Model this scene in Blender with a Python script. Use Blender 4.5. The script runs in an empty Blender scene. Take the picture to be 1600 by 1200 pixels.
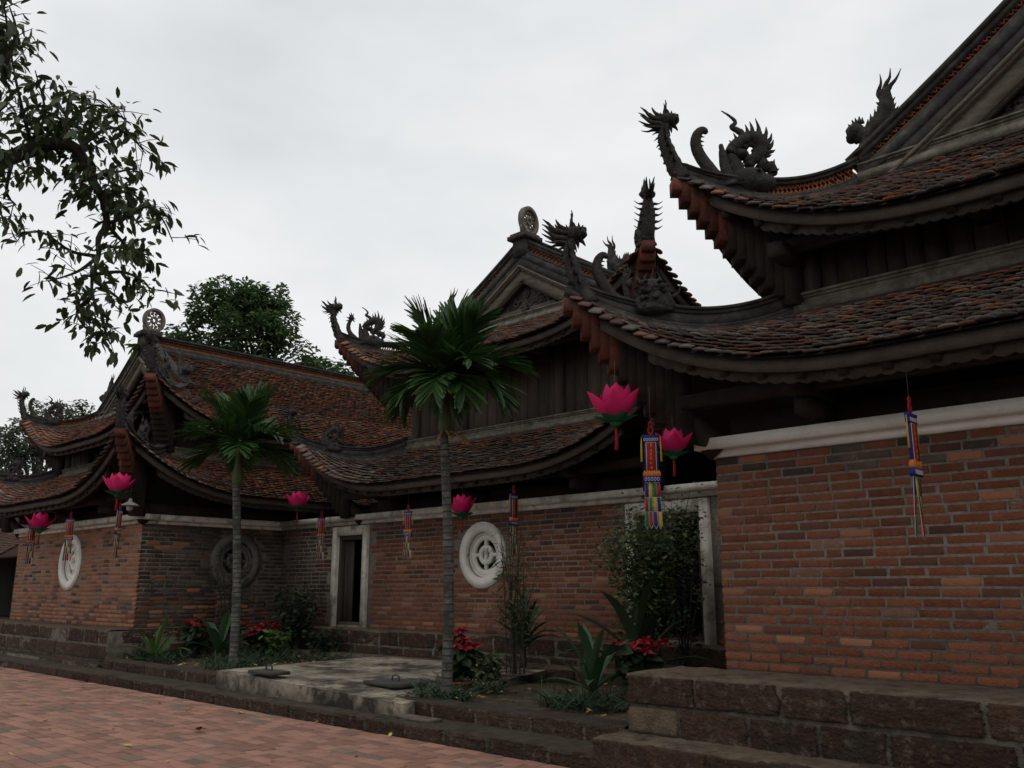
import bpy, math, random
import numpy as np
from mathutils import Vector, Matrix
random.seed(7); rng = np.random.default_rng(11)
SC = bpy.context.scene; COL = SC.collection
# ---------------------------------------------------------------- camera
F_PX = 1383.0; PITCH = math.atan(320/F_PX); YAW = math.radians(46.2); EYE = 1.55
FW = np.array([-math.cos(YAW)*math.cos(PITCH), math.sin(YAW)*math.cos(PITCH), math.sin(PITCH)])
RT = np.array([math.sin(YAW), math.cos(YAW), 0.0]); UP = np.cross(RT, FW)
CAM = np.array([0, 0, EYE])
cd = bpy.data.cameras.new('camera'); co = bpy.data.objects.new('camera', cd); COL.objects.link(co)
cd.sensor_fit = 'HORIZONTAL'; cd.sensor_width = 36.0; cd.lens = 36.0*F_PX/1600.0
cd.clip_start = .05; cd.clip_end = 3000
co.matrix_world = Matrix(((RT[0], UP[0], -FW[0], 0), (RT[1], UP[1], -FW[1], 0), (RT[2], UP[2], -FW[2], EYE), (0, 0, 0, 1)))
SC.camera = co
# ---------------------------------------------------------------- sky and sun (flat overcast)
SUN_EL = math.radians(58); SUN_ROT = math.radians(120)
W = bpy.data.worlds.new('World'); SC.world = W; W.use_nodes = True
wn = W.node_tree.nodes; wl = W.node_tree.links
bg = wn['Background']; bg.inputs['Strength'].default_value = 0.1
sky = wn.new('ShaderNodeTexSky'); sky.sky_type = 'NISHITA'; sky.sun_disc = False
sky.sun_elevation = SUN_EL; sky.sun_rotation = SUN_ROT; sky.air_density = 1.5; sky.dust_density = 4
tc = wn.new('ShaderNodeTexCoord'); mp = wn.new('ShaderNodeMapping'); mp.inputs['Scale'].default_value = (1, 1, 2.2)
nz = wn.new('ShaderNodeTexNoise'); nz.inputs['Scale'].default_value = 1.9; nz.inputs['Detail'].default_value = 5; nz.inputs['Roughness'].default_value = .55
cr = wn.new('ShaderNodeValToRGB')
cr.color_ramp.elements[0].position = .28; cr.color_ramp.elements[0].color = (7.15, 7.4, 7.5, 1)
cr.color_ramp.elements[1].position = .72; cr.color_ramp.elements[1].color = (9.9, 10.0, 10.0, 1)
mx = wn.new('ShaderNodeMix'); mx.data_type = 'RGBA'; mx.inputs['Factor'].default_value = .94
wl.new(tc.outputs['Generated'], mp.inputs['Vector']); wl.new(mp.outputs[0], nz.inputs['Vector'])
wl.new(nz.outputs['Fac'], cr.inputs['Fac']); wl.new(sky.outputs[0], mx.inputs['A']); wl.new(cr.outputs[0], mx.inputs['B'])
wl.new(mx.outputs['Result'], bg.inputs['Color'])
sd = bpy.data.lights.new('sun', 'SUN'); so = bpy.data.objects.new('sun', sd); COL.objects.link(so)
sd.energy = 0.5; sd.angle = math.radians(50); sd.color = (1.0, .97, .92)
dirv = Vector((math.cos(SUN_EL)*math.sin(SUN_ROT), math.cos(SUN_EL)*math.cos(SUN_ROT), math.sin(SUN_EL)))
so.rotation_euler = dirv.to_track_quat('Z', 'Y').to_euler(); so.location = (0, 0, 60)
SC.view_settings.view_transform = 'Standard'; SC.view_settings.look = 'None'
SC.view_settings.exposure = 0.0; SC.view_settings.gamma = 1.0; SC.view_settings.use_curve_mapping = False

# ---------------------------------------------------------------- helpers
def ray(px, py):
    d = FW*F_PX + RT*(px-800) - UP*(py-600); return d/np.linalg.norm(d)
def at(px, py, dist): return CAM + ray(px, py)*dist
def proj(p):
    v = np.asarray(p, float) - CAM; z = v@FW
    return 800+F_PX*(v@RT)/z, 600-F_PX*(v@UP)/z, z
def inframe(p, m=12):
    x, y, z = proj(p); return z > .2 and -m < x < 1600+m and -m < y < 1200+m

class MB:
    def __init__(s): s.v = []; s.f = []; s.m = []; s.n = 0
    def add(s, V, F, mi=0):
        V = np.asarray(V, float); s.v.append(V)
        for f in F: s.f.append([i+s.n for i in f]); s.m.append(mi)
        s.n += len(V); return s
    def box(s, a, b, mi=0):
        (x0, y0, z0), (x1, y1, z1) = a, b
        return s.add([(x0,y0,z0),(x1,y0,z0),(x1,y1,z0),(x0,y1,z0),(x0,y0,z1),(x1,y0,z1),(x1,y1,z1),(x0,y1,z1)],
                     [(3,2,1,0),(4,5,6,7),(0,1,5,4),(1,2,6,5),(2,3,7,6),(3,0,4,7)], mi)
    def stamp(s, BV, BF, P, R, S=None, mi=None):
        BV = np.asarray(BV, float); P = np.asarray(P, float); R = np.asarray(R, float); m = len(P)
        if m == 0: return s
        B = np.repeat(BV[None], m, 0)
        if S is not None:
            S = np.asarray(S, float); B = B*(S[:, None, :] if S.ndim == 2 else S[:, None, None])
        V = np.einsum('mij,mkj->mki', R, B) + P[:, None, :]
        s.v.append(V.reshape(-1, 3)); k = len(BV)
        for j in range(m):
            o = s.n + j*k; mj = 0 if mi is None else int(mi[j])
            for f in BF: s.f.append([i+o for i in f]); s.m.append(mj)
        s.n += m*k; return s
    def mesh(s, name, mats, smooth=False):
        me = bpy.data.meshes.new(name)
        V = np.concatenate(s.v) if s.v else np.zeros((0, 3))
        sz = np.array([len(f) for f in s.f], dtype=np.int32); L = np.fromiter((i for f in s.f for i in f), dtype=np.int32, count=int(sz.sum()))
        me.vertices.add(len(V)); me.vertices.foreach_set('co', V.astype(np.float32).ravel())
        me.loops.add(len(L)); me.loops.foreach_set('vertex_index', L)
        me.polygons.add(len(sz)); st = np.concatenate([[0], np.cumsum(sz)[:-1]]).astype(np.int32)
        me.polygons.foreach_set('loop_start', st)
        for mt in (mats if isinstance(mats, (list, tuple)) else [mats]): me.materials.append(mt)
        me.polygons.foreach_set('material_index', np.array(s.m, dtype=np.int32))
        if smooth: me.polygons.foreach_set('use_smooth', np.ones(len(sz), dtype=bool))
        me.update(calc_edges=True); me.validate(); return me
    def build(s, name, mats, parent=None, smooth=False, **kw):
        return place(name, s.mesh(name, mats, smooth), parent, **kw)

def place(name, me, parent=None, loc=(0, 0, 0), rot=None, scale=None, **kw):
    o = bpy.data.objects.new(name, me); COL.objects.link(o); o.location = loc
    if rot is not None: o.rotation_euler = rot
    if scale is not None: o.scale = scale
    if parent is not None: o.parent = parent
    for k, v in kw.items(): o[k] = v
    return o
def thing(name, label, cat, loc, rotz=0, group=None):
    o = place(name, None, None, loc, (0, 0, rotz), label=label, category=cat)
    o.empty_display_size = .2
    if group: o['group'] = group
    return o

def smoothpath(P, n=6):
    P = [np.asarray(p, float) for p in P]
    if len(P) < 3: return np.array([P[0]+(P[-1]-P[0])*t for t in np.linspace(0, 1, max(3, n))])
    Q = [2*P[0]-P[1]] + P + [2*P[-1]-P[-2]]; out = []
    for i in range(1, len(Q)-2):
        a, b, c, d = Q[i-1:i+3]
        for t in np.linspace(0, 1, n, endpoint=False):
            out.append(.5*((2*b)+(c-a)*t+(2*a-5*b+4*c-d)*t*t+(3*b-a-3*c+d)*t**3))
    out.append(P[-1]); return np.array(out)
def tube(mb, path, r, sides=6, mi=0, flat=None, lat=(0, 1, 0), jit=0.0):
    """tapered tube; r array of radii; flat = radius factor along lat"""
    path = np.asarray(path, float); n = len(path); r = np.broadcast_to(np.asarray(r, float), (n,))
    T = np.gradient(path, axis=0); T /= np.linalg.norm(T, axis=1)[:, None]+1e-9
    lat = np.asarray(lat, float); V = []
    for i in range(n):
        l = lat - T[i]*(lat@T[i])
        if np.linalg.norm(l) < 1e-3: l = np.cross(T[i], (1, 0, 0.01))
        l /= np.linalg.norm(l); u = np.cross(T[i], l)
        for k in range(sides):
            a = 2*math.pi*k/sides; f = 1.0 if flat is None else flat
            j = 1+jit*(random.random()-.5)
            V.append(path[i]+(u*math.cos(a)+l*math.sin(a)*f)*r[i]*j)
    Fs = [(i*sides+k, i*sides+(k+1) % sides, (i+1)*sides+(k+1) % sides, (i+1)*sides+k) for i in range(n-1) for k in range(sides)]
    Fs += [tuple(range(sides))[::-1], tuple(range((n-1)*sides, n*sides))]
    mb.add(V, Fs, mi); return mb
def sweep(mb, path, sect, side, mi=0, close=True, taper=None):
    """sweep a closed section (s,n) along path; side = constant side vector; n = side x tangent"""
    path = np.asarray(path, float); n = len(path); T = np.gradient(path, axis=0); T /= np.linalg.norm(T, axis=1)[:, None]+1e-9
    side = np.asarray(side, float); V = []
    for i in range(n):
        N = np.cross(T[i], side); N /= np.linalg.norm(N)
        if N[2] < 0: N = -N
        tf = 1.0 if taper is None else taper[i]
        for a, b in sect: V.append(path[i]+side*a*(.5+.5*tf)+N*b*tf)
    k = len(sect)
    Fs = [(i*k+j, i*k+(j+1) % k, (i+1)*k+(j+1) % k, (i+1)*k+j) for i in range(n-1) for j in range(k)]
    if close: Fs += [tuple(range(k))[::-1], tuple(range((n-1)*k, n*k))]
    mb.add(V, Fs, mi); return mb
SWEEP = sweep
def rect(w, n0, n1, c=0.0): return [(c-w/2, n0), (c+w/2, n0), (c+w/2, n1), (c-w/2, n1)]
def ring(mb, c, r0, r1, y0, y1, axis='y', n=36, mi=0):
    V = []
    for k in range(n):
        a = 2*math.pi*k/n; ca, sa = math.cos(a), math.sin(a)
        for rr, yy in ((r0, y0), (r1, y0), (r1, y1), (r0, y1)):
            V.append((c[0]+ca*rr, c[1]+yy, c[2]+sa*rr) if axis == 'y' else (c[0]+yy, c[1]+ca*rr, c[2]+sa*rr))
    Fs = []
    for k in range(n):
        a = k*4; b = ((k+1) % n)*4
        for j in range(4): Fs.append((a+j, a+(j+1) % 4, b+(j+1) % 4, b+j))
    mb.add(V, Fs, mi); return mb
def frames(fwd, up):
    fwd = np.asarray(fwd, float); fwd = fwd/(np.linalg.norm(fwd, axis=1)[:, None]+1e-9)
    up = np.asarray(up, float); s = np.cross(fwd, up); s /= np.linalg.norm(s, axis=1)[:, None]+1e-9
    u = np.cross(s, fwd); return np.stack([s, fwd, u], axis=2)

# ---------------------------------------------------------------- materials
def mat(name, ramp, scale=5, rough=.85, bump=.25, bscale=45, rand=0.0, dirt=None, spec=.25, trans=None, stretch=None, detail=7, dirt2=None, bdist=.02, speck=None):
    m = bpy.data.materials.new(name); m.use_nodes = True; nt = m.node_tree; N = nt.nodes; L = nt.links
    b = N['Principled BSDF']; b.inputs['Roughness'].default_value = rough; b.inputs['Specular IOR Level'].default_value = spec
    g = N.new('ShaderNodeNewGeometry'); vec = g.outputs['Position']
    if stretch:
        mpn = N.new('ShaderNodeMapping'); mpn.inputs['Scale'].default_value = stretch; L.new(vec, mpn.inputs['Vector']); vec = mpn.outputs[0]
    def noise(sc, det=detail, ro=.6):
        n = N.new('ShaderNodeTexNoise'); n.inputs['Scale'].default_value = sc; n.inputs['Detail'].default_value = det; n.inputs['Roughness'].default_value = ro
        L.new(vec, n.inputs['Vector']); return n.outputs['Fac']
    def math_(op, a, c):
        n = N.new('ShaderNodeMath'); n.operation = op
        for i, q in enumerate((a, c)):
            if isinstance(q, (int, float)): n.inputs[i].default_value = q
            else: L.new(q, n.inputs[i])
        return n.outputs[0]
    fac = noise(scale)
    if rand:
        oi = N.new('ShaderNodeObjectInfo')
        rr = math_('FRACT', math_('ADD', oi.outputs['Random'], g.outputs['Random Per Island']), 0)
        fac = math_('ADD', math_('MULTIPLY', fac, 1-rand), math_('MULTIPLY', rr, rand))
    r = N.new('ShaderNodeValToRGB'); e = r.color_ramp.elements
    lo, hi = .3, .7
    if rand: lo, hi = .3-.2*rand, .7+.2*rand
    e[0].position = lo; e[0].color = (*ramp[0], 1); e[1].position = hi; e[1].color = (*ramp[-1], 1)
    for i, c in enumerate(ramp[1:-1]):
        q = e.new(lo+(hi-lo)*(i+1)/(len(ramp)-1)); q.color = (*c, 1)
    L.new(fac, r.inputs['Fac']); colr = r.outputs['Color']
    for dd in (dirt, dirt2, speck):
        if dd:
            c, sc, a, z = dd
            rp = N.new('ShaderNodeMapRange'); rp.inputs['From Min'].default_value = a; rp.inputs['From Max'].default_value = z
            L.new(noise(sc, 8, .68), rp.inputs['Value'])
            mixn = N.new('ShaderNodeMix'); mixn.data_type = 'RGBA'; L.new(rp.outputs[0], mixn.inputs['Factor'])
            L.new(colr, mixn.inputs['A']); mixn.inputs['B'].default_value = (*c, 1); colr = mixn.outputs['Result']
    L.new(colr, b.inputs['Base Color'])
    if bump:
        bn = N.new('ShaderNodeBump'); bn.inputs['Strength'].default_value = bump; bn.inputs['Distance'].default_value = bdist
        L.new(noise(bscale, 6, .65), bn.inputs['Height']); L.new(bn.outputs[0], b.inputs['Normal'])
    if trans:
        tn = N.new('ShaderNodeBsdfTranslucent'); ms = N.new('ShaderNodeMixShader'); ms.inputs[0].default_value = trans
        L.new(colr, tn.inputs['Color']); L.new(b.outputs[0], ms.inputs[1]); L.new(tn.outputs[0], ms.inputs[2])
        L.new(ms.outputs[0], N['Material Output'].inputs['Surface'])
    return m
M = {}
M['brick_red'] = mat('brick_red', [(.14,.048,.027),(.225,.078,.042),(.28,.105,.058)], 14, .92, 1.0, 55, .38, ((.12,.075,.055), 5, .52, .76), speck=((.30,.22,.17), 30, .62, .76), bdist=.03)
M['brick_dark'] = mat('brick_dark', [(.075,.036,.026),(.125,.052,.035),(.165,.066,.043)], 11, .92, .8, 70, .45, speck=((.22,.17,.14), 38, .66, .78))
M['brick_pale'] = mat('brick_pale', [(.15,.065,.042),(.24,.13,.095),(.20,.095,.065)], 16, .92, .8, 70, .5, speck=((.30,.24,.2), 30, .55, .7))
M['brick_old'] = mat('brick_old', [(.042,.031,.026),(.085,.058,.045),(.135,.096,.08)], 7, .95, .7, 50, .6, ((.03,.029,.024), 2.2, .45, .7), dirt2=((.20,.18,.16), 9, .60, .74))
M['brick_orange'] = mat('brick_orange', [(.20,.085,.05),(.285,.118,.065),(.34,.15,.083)], 9, .92, .6, 60, .4, ((.15,.10,.07), 2.5, .52, .77))
M['mortar'] = mat('mortar', [(.15,.122,.095),(.23,.195,.16),(.29,.25,.21)], 20, .95, .8, 90)
M['mortar_old'] = mat('mortar_old', [(.07,.06,.05),(.13,.11,.09),(.19,.165,.14)], 10, .95, .6, 90)
M['plaster'] = mat('plaster', [(.66,.62,.55),(.77,.74,.68),(.82,.80,.75)], 4, .9, .3, 50, 0, ((.40,.34,.27), 6, .60, .80))
M['plaster_old'] = mat('plaster_old', [(.42,.38,.32),(.60,.56,.49),(.70,.66,.60)], 5, .9, .3, 50, 0, ((.22,.18,.14), 3.5, .52, .70))
M['stone_ring'] = mat('stone_ring', [(.12,.11,.095),(.20,.185,.16)], 8, .95, .5, 40, 0, ((.06,.055,.045), 4, .45, .65))
M['tile_red'] = mat('tile_red', [(.14,.062,.038),(.235,.10,.056),(.33,.145,.078)], 14, .92, .9, 50, .55, ((.10,.08,.066), 5, .52, .72), speck=((.27,.23,.195), 24, .62, .74))
M['tile_brown'] = mat('tile_brown', [(.07,.042,.034),(.125,.068,.052),(.19,.095,.07)], 14, .92, .9, 50, .6, speck=((.23,.195,.17), 24, .60, .74))
M['tile_grey'] = mat('tile_grey', [(.062,.051,.046),(.11,.09,.08),(.175,.146,.13)], 14, .93, .9, 50, .6, speck=((.27,.235,.21), 24, .60, .74))
M['tile_pale'] = mat('tile_pale', [(.16,.13,.11),(.27,.225,.19)], 14, .92, .9, 50, .5)
TILES = [M['tile_red'], M['tile_brown'], M['tile_grey'], M['tile_pale']]
M['deck'] = mat('deck', [(.03,.018,.014),(.06,.03,.022)], 10, .95, .3)
M['ridge'] = mat('ridge', [(.022,.021,.019),(.042,.039,.034),(.075,.068,.058)], 7, .95, .8, 35, 0, ((.13,.118,.10), 7, .62, .80))
M['ridge_pale'] = mat('ridge_pale', [(.075,.064,.05),(.135,.118,.094),(.20,.175,.14)], 7, .95, .6, 35, 0, ((.05,.042,.036), 4, .5, .7))
M['lattice_tile'] = mat('lattice_tile', [(.16,.055,.028),(.30,.11,.05)], 16, .9, .3, 60)
M['redstep'] = mat('redstep', [(.07,.022,.016),(.12,.036,.024),(.16,.055,.036)], 8, .92, .7, 40, .5, ((.04,.03,.025), 5, .48, .68))
M['statue'] = mat('statue', [(.022,.020,.018),(.042,.038,.033),(.07,.063,.055)], 14, .95, 1.0, 45, 0, ((.11,.10,.088), 9, .62, .8), bdist=.03)
M['wood'] = mat('wood', [(.04,.03,.023),(.075,.057,.045),(.115,.09,.072)], 3, .85, .6, 60, .35, stretch=(6, 6, 1.0))
M['wood_barge'] = mat('wood_barge', [(.085,.066,.052),(.145,.118,.097),(.21,.175,.148)], 6, .85, .7, 60, .3, ((.055,.042,.034), 2, .5, .7), stretch=(1.5, 4, 4))
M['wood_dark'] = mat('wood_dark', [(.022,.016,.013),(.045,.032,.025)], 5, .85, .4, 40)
M['wood_eave'] = mat('wood_eave', [(.04,.031,.025),(.075,.06,.049),(.115,.093,.077)], 5, .88, .6, 60, .2)
M['carved'] = mat('carved', [(.05,.042,.035),(.09,.076,.066),(.14,.118,.104)], 10, .9, 1.0, 26, bdist=.04)
M['laterite'] = mat('laterite', [(.035,.022,.016),(.078,.043,.029),(.135,.077,.05)], 15, .98, 1.0, 34, .25, ((.20,.16,.125), 11, .55, .72), dirt2=((.05,.045,.032), 2.5, .5, .72), bdist=.09, speck=((.018,.012,.009), 42, .57, .67))
M['lat_top'] = mat('lat_top', [(.10,.073,.05),(.165,.122,.085),(.225,.175,.125)], 9, .98, 1.0, 40, .2, ((.06,.045,.032), 4, .48, .66), bdist=.06, speck=((.30,.24,.18), 30, .64, .76))
M['lat_mortar'] = mat('lat_mortar', [(.10,.083,.066),(.165,.138,.112),(.21,.18,.15)], 10, .98, 1.0, 60, 0, ((.05,.045,.036), 3, .5, .7), bdist=.04)
M['paver'] = mat('paver', [(.175,.096,.072),(.29,.15,.108),(.37,.20,.146)], 5, .9, .5, 70, .45, ((.17,.125,.105), 2.2, .56, .78), speck=((.42,.30,.25), 60, .66, .78))
M['paver_grey'] = mat('paver_grey', [(.15,.105,.08),(.225,.155,.115)], 5, .9, .5, 70, .5)
M['joint'] = mat('joint', [(.03,.023,.017),(.055,.042,.032)], 12, .97, .5, 80)
M['soil'] = mat('soil', [(.045,.034,.024),(.095,.071,.049),(.145,.11,.078)], 6, .98, 1.0, 30, 0, ((.035,.036,.02), 2.2, .52, .70), bdist=.06)
M['earth'] = mat('earth', [(.06,.045,.03),(.11,.085,.06)], 1.5, .98, .6, 20)
M['concrete'] = mat('concrete', [(.11,.092,.07),(.27,.23,.178),(.40,.345,.27)], 2.2, .92, .6, 60, 0, ((.045,.04,.033), 1.7, .47, .60), dirt2=((.07,.06,.048), 7, .52, .66))
M['hatch'] = mat('hatch', [(.04,.038,.036),(.075,.068,.06)], 12, .85, .4, 50)
M['shade_black'] = mat('shade_black', [(.008,.007,.006),(.014,.012,.01)], 5, 1, 0)  # near-black colour painted in for unlit interiors
M['trunk'] = mat('trunk', [(.045,.045,.038),(.10,.098,.085),(.17,.165,.145)], 9, .95, .6, 40, 0, ((.022,.026,.018), 3, .5, .68))
M['bark'] = mat('bark', [(.03,.025,.02),(.07,.06,.05)], 12, .95, .8, 30)
M['crownshaft'] = mat('crownshaft', [(.05,.075,.025),(.09,.12,.04)], 6, .6, .1)
M['palm'] = mat('palm', [(.016,.042,.011),(.032,.078,.018),(.055,.118,.028)], 3, .5, .1, 40, .6, trans=.25, spec=.4)
M['leaf'] = mat('leaf', [(.022,.04,.014),(.042,.07,.024),(.075,.10,.036)], 4, .5, .1, 40, .7, trans=.25, spec=.4)
M['leaf_bg'] = mat('leaf_bg', [(.035,.065,.024),(.068,.115,.042),(.11,.165,.066)], 1.2, .6, .1, 40, .7, trans=.3)
M['leaf_far'] = mat('leaf_far', [(.05,.07,.045),(.09,.115,.075),(.13,.155,.11)], 1, .7, 0, 40, .7, trans=.25)
M['leaf_dark'] = mat('leaf_dark', [(.012,.024,.011),(.022,.04,.018),(.035,.055,.024)], 4, .55, .1, 40, .7, trans=.2)
M['strap'] = mat('strap', [(.02,.055,.022),(.04,.085,.035),(.065,.12,.05)], 5, .45, .1, 40, .5, trans=.2, spec=.4)
M['lime'] = mat('lime', [(.05,.10,.025),(.09,.16,.04)], 5, .5, .1, 40, .6, trans=.25)
M['poin_red'] = mat('poin_red', [(.15,.006,.012),(.29,.012,.022),(.37,.024,.034)], 6, .6, .1, 40, .6, trans=.2)
M['yellow_leaf'] = mat('yellow_leaf', [(.35,.26,.05),(.5,.40,.12)], 8, .7, .1, 40, .5)
M['dry_leaf'] = mat('dry_leaf', [(.16,.08,.03),(.28,.16,.06)], 8, .8, .1, 40, .5)
M['grass'] = mat('grass', [(.012,.028,.012),(.025,.048,.022),(.04,.07,.032)], 3, .6, 0, 40, .7)
M['terracotta'] = mat('terracotta', [(.12,.06,.04),(.2,.10,.065)], 10, .9, .3, 50)
M['pink'] = mat('pink', [(.62,.018,.14),(.78,.03,.20),(.85,.06,.26)], 5, .75, .05, 60, .4, trans=.4)
M['sepal'] = mat('sepal', [(.015,.10,.05),(.03,.16,.08)], 6, .8, .05, 60, .3, trans=.2)
M['red_cloth'] = mat('red_cloth', [(.19,.010,.013),(.28,.016,.018)], 8, .85, .15, 80)
M['blue_cloth'] = mat('blue_cloth', [(.012,.015,.095),(.022,.024,.14)], 8, .85, .15, 80)
M['yellow_cloth'] = mat('yellow_cloth', [(.36,.21,.018),(.46,.28,.03)], 8, .85, .15, 80)
M['green_cloth'] = mat('green_cloth', [(.010,.085,.028),(.018,.125,.042)], 8, .85, .15, 80)
M['white_cloth'] = mat('white_cloth', [(.34,.33,.34),(.42,.41,.42)], 8, .85, .15, 80)
M['orange_cloth'] = mat('orange_cloth', [(.36,.10,.018),(.46,.15,.025)], 8, .85, .15, 80)
M['cord'] = mat('cord', [(.10,.08,.05),(.15,.12,.08)], 10, .9, 0)
M['lamp_enamel'] = mat('lamp_enamel', [(.34,.32,.30),(.42,.40,.37)], 8, .5, .05, 40)
M['lat_dark'] = mat('lat_dark', [(.035,.026,.019),(.072,.054,.040),(.11,.085,.063)], 8, .98, 1.0, 40, .2, ((.03,.03,.02), 3, .5, .7), bdist=.06)
M['scar'] = mat('scar', [(.02,.02,.016),(.05,.048,.04)], 12, .95, .5, 40)
M['leaf_light'] = mat('leaf_light', [(.045,.07,.026),(.085,.115,.045),(.13,.16,.068)], 4, .6, .1, 40, .7, trans=.3)
# ---------------------------------------------------------------- ground, paving, kerb, bed
YW = 7.81                      # end-wall plane of the two outer halls
ZB = 0.80                      # foot of the brick walls
mb = MB(); mb.add([(-400,-300,-.06),(300,-300,-.06),(300,400,-.06),(-400,400,-.06)], [(0,1,2,3)])
mb.build('ground', M['earth'], kind='structure')
mb = MB(); mb.box((-60, -14, -.055), (10, 6.5, -.012))
paving = mb.build('paving', M['joint'], kind='structure')
def soft_box(bev=.06):
    """unit box centred at 0 with chamfered top edges and corners (cheap bevel)"""
    mb = MB(); h = .5; b = bev
    V = [(-h,-h,-h),(h,-h,-h),(h,h,-h),(-h,h,-h),(-h,-h,h-b*1.2),(h,-h,h-b*1.2),(h,h,h-b*1.2),(-h,h,h-b*1.2),
         (-h+b,-h+b,h),(h-b,-h+b,h),(h-b,h-b,h),(-h+b,h-b,h)]
    Fq = [(3,2,1,0),(8,9,10,11)]+[(i,(i+1)%4,4+(i+1)%4,4+i) for i in range(4)]+[(4+i,4+(i+1)%4,8+(i+1)%4,8+i) for i in range(4)]
    return V, Fq
PV, PF = soft_box(.035)
def box_mesh(name, m):
    return MB().add(PV, PF).mesh(name, m)
pav_me = [box_mesh('paver', M['paver']), box_mesh('paver', M['paver_grey'])]
pl, pw = .27, .16; cand = []
row = 0; y = 6.40
while y > -4:
    off = (row % 2)*pl/2 + random.uniform(-.03, .03)
    for k in range(-150, 30):
        x = k*pl + off
        c = (x+pl/2, y-pw/2, 0)
        cand.append((c[0], c[1]))
    y -= pw; row += 1
near = []; rest = []
for (x, y) in cand:
    if inframe((x, y, 0), 25): near.append((math.hypot(x, y), x, y))
    elif inframe((x, y, 0), 400): rest.append((x, y))
near.sort()
def pav_pose(): return (random.gauss(0, .0022), random.gauss(0, .008), random.gauss(0, .006), random.gauss(0, .012))
for i, (d, x, y) in enumerate(near[:300]):
    dz, rx, ry, rz = pav_pose(); g = 1 if random.random() < .10 else 0
    place('paver', pav_me[g], paving, (x, y, -.012+dz), (rx, ry, rz), (pl-.013, pw-.012, .05))
rest += [(x, y) for d, x, y in near[300:]]
mb = MB(); P, R, S, mi = [], [], [], []
for x, y in rest:
    dz, rx, ry, rz = pav_pose(); P.append((x, y, -.012+dz)); R.append(np.array(Matrix.Rotation(rz, 3, 'Z')@Matrix.Rotation(ry, 3, 'Y')@Matrix.Rotation(rx, 3, 'X')))
    S.append((pl-.013, pw-.012, .05)); mi.append(1 if random.random() < .10 else 0)
mb.stamp(PV, PF, P, R, S, mi); mb.build('far_pavers', [M['paver'], M['paver_grey']], paving, kind='stuff')

# rough laterite stones: a subdivided box pushed about by noise, a few variants shared by all stones
def rough_stone(name, seed, m, amp=.035, n=7):
    r = np.random.default_rng(seed); mb = MB(); idx = {}; V = []; Fq = []
    k = [r.uniform(-3, 3, 3) for _ in range(6)]; ph = r.uniform(0, 6, 6)
    def vid(p):
        key = tuple(np.round(p, 5))
        if key not in idx:
            q = np.array(p); L = np.abs(q).max(); e = q.copy()
            rr = np.linalg.norm(np.sign(q)*np.maximum(np.abs(q)-.42, 0)); e = q*(1-.55*max(0, rr-.08))
            d = sum(math.sin(k[i]@q*3.2+ph[i]) for i in range(6))/6
            d2 = r.uniform(-1, 1)*(1.0 if r.random() < .8 else 2.2)
            idx[key] = len(V); V.append(e*(1+amp*d+amp*.55*d2))
        return idx[key]
    t = np.linspace(-.5, .5, n)
    for ax in range(3):
        for sgn in (-.5, .5):
            for i in range(n-1):
                for j in range(n-1):
                    q = []
                    for a, b in ((t[i], t[j]), (t[i+1], t[j]), (t[i+1], t[j+1]), (t[i], t[j+1])):
                        p = [0, 0, 0]; p[ax] = sgn; p[(ax+1) % 3] = a; p[(ax+2) % 3] = b; q.append(vid(p))
                    Fq.append(q if sgn > 0 else q[::-1])
    return mb.add(V, Fq).mesh(name, m, False)
stone_me = [rough_stone('stone', 40+i, M['laterite'], .06, 20) for i in range(8)]
pale_stone_me = [rough_stone('stone', 60+i, M['lat_top'], .05, 8) for i in range(3)]
def stone_run(parent, x0, x1, yc, dy, z0, z1, L, me=None, axis='x', jit=.010, gap=.05, proud=0):
    me = me or stone_me; x = x0
    while x < x1-.05:
        l = min(random.uniform(.7, 1.35)*L, x1-x)
        if x1-x-l < .25*L: l = x1-x
        c = x+l/2
        loc = (c, yc+random.uniform(-jit, jit), (z0+z1)/2+random.uniform(-.006, .006)) if axis == 'x' else (yc+random.uniform(-jit, jit), c, (z0+z1)/2)
        sc = (l-gap, dy, z1-z0-gap*.8) if axis == 'x' else (dy, l-gap, z1-z0-gap*.8)
        sc = tuple(s*random.choice((-1, 1)) if k == 0 else s for k, s in enumerate(sc))
        place('stone', random.choice(me), parent, loc, (0, random.gauss(0, .008), random.gauss(0, .008)), sc)
        x += l
# kerb: low laterite step between paving and bed
mb = MB(); mb.box((-60, 6.485, -.05), (3, 6.96, .125)); mb.box((-16.9, 6.965, -.05), (-5.2, 7.2, .285))
kerb = mb.build('kerb', M['lat_mortar'], kind='structure')
stone_run(kerb, -34, -5.18, 6.60, .26, -.08, .155, .85)
stone_run(kerb, -16.95, -5.25, 7.1, .30, .06, .315, .62)
# garden bed between the halls
mb = MB(); nx, ny = 60, 24; gx = np.linspace(-17.6, -4.7, nx); gy = np.linspace(7.1, 10.75, ny); V = []
for yy in gy:
    for xx in gx: V.append((xx, yy, .265+.02*math.sin(xx*2.1+yy)+.018*math.sin(yy*3.7-xx*1.3)+random.uniform(-.008, .008)))
mb.add(V, [(j*nx+i, j*nx+i+1, (j+1)*nx+i+1, (j+1)*nx+i) for j in range(ny-1) for i in range(nx-1)])
mb.build('garden_bed', M['soil'], kind='structure', smooth=True)

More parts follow.
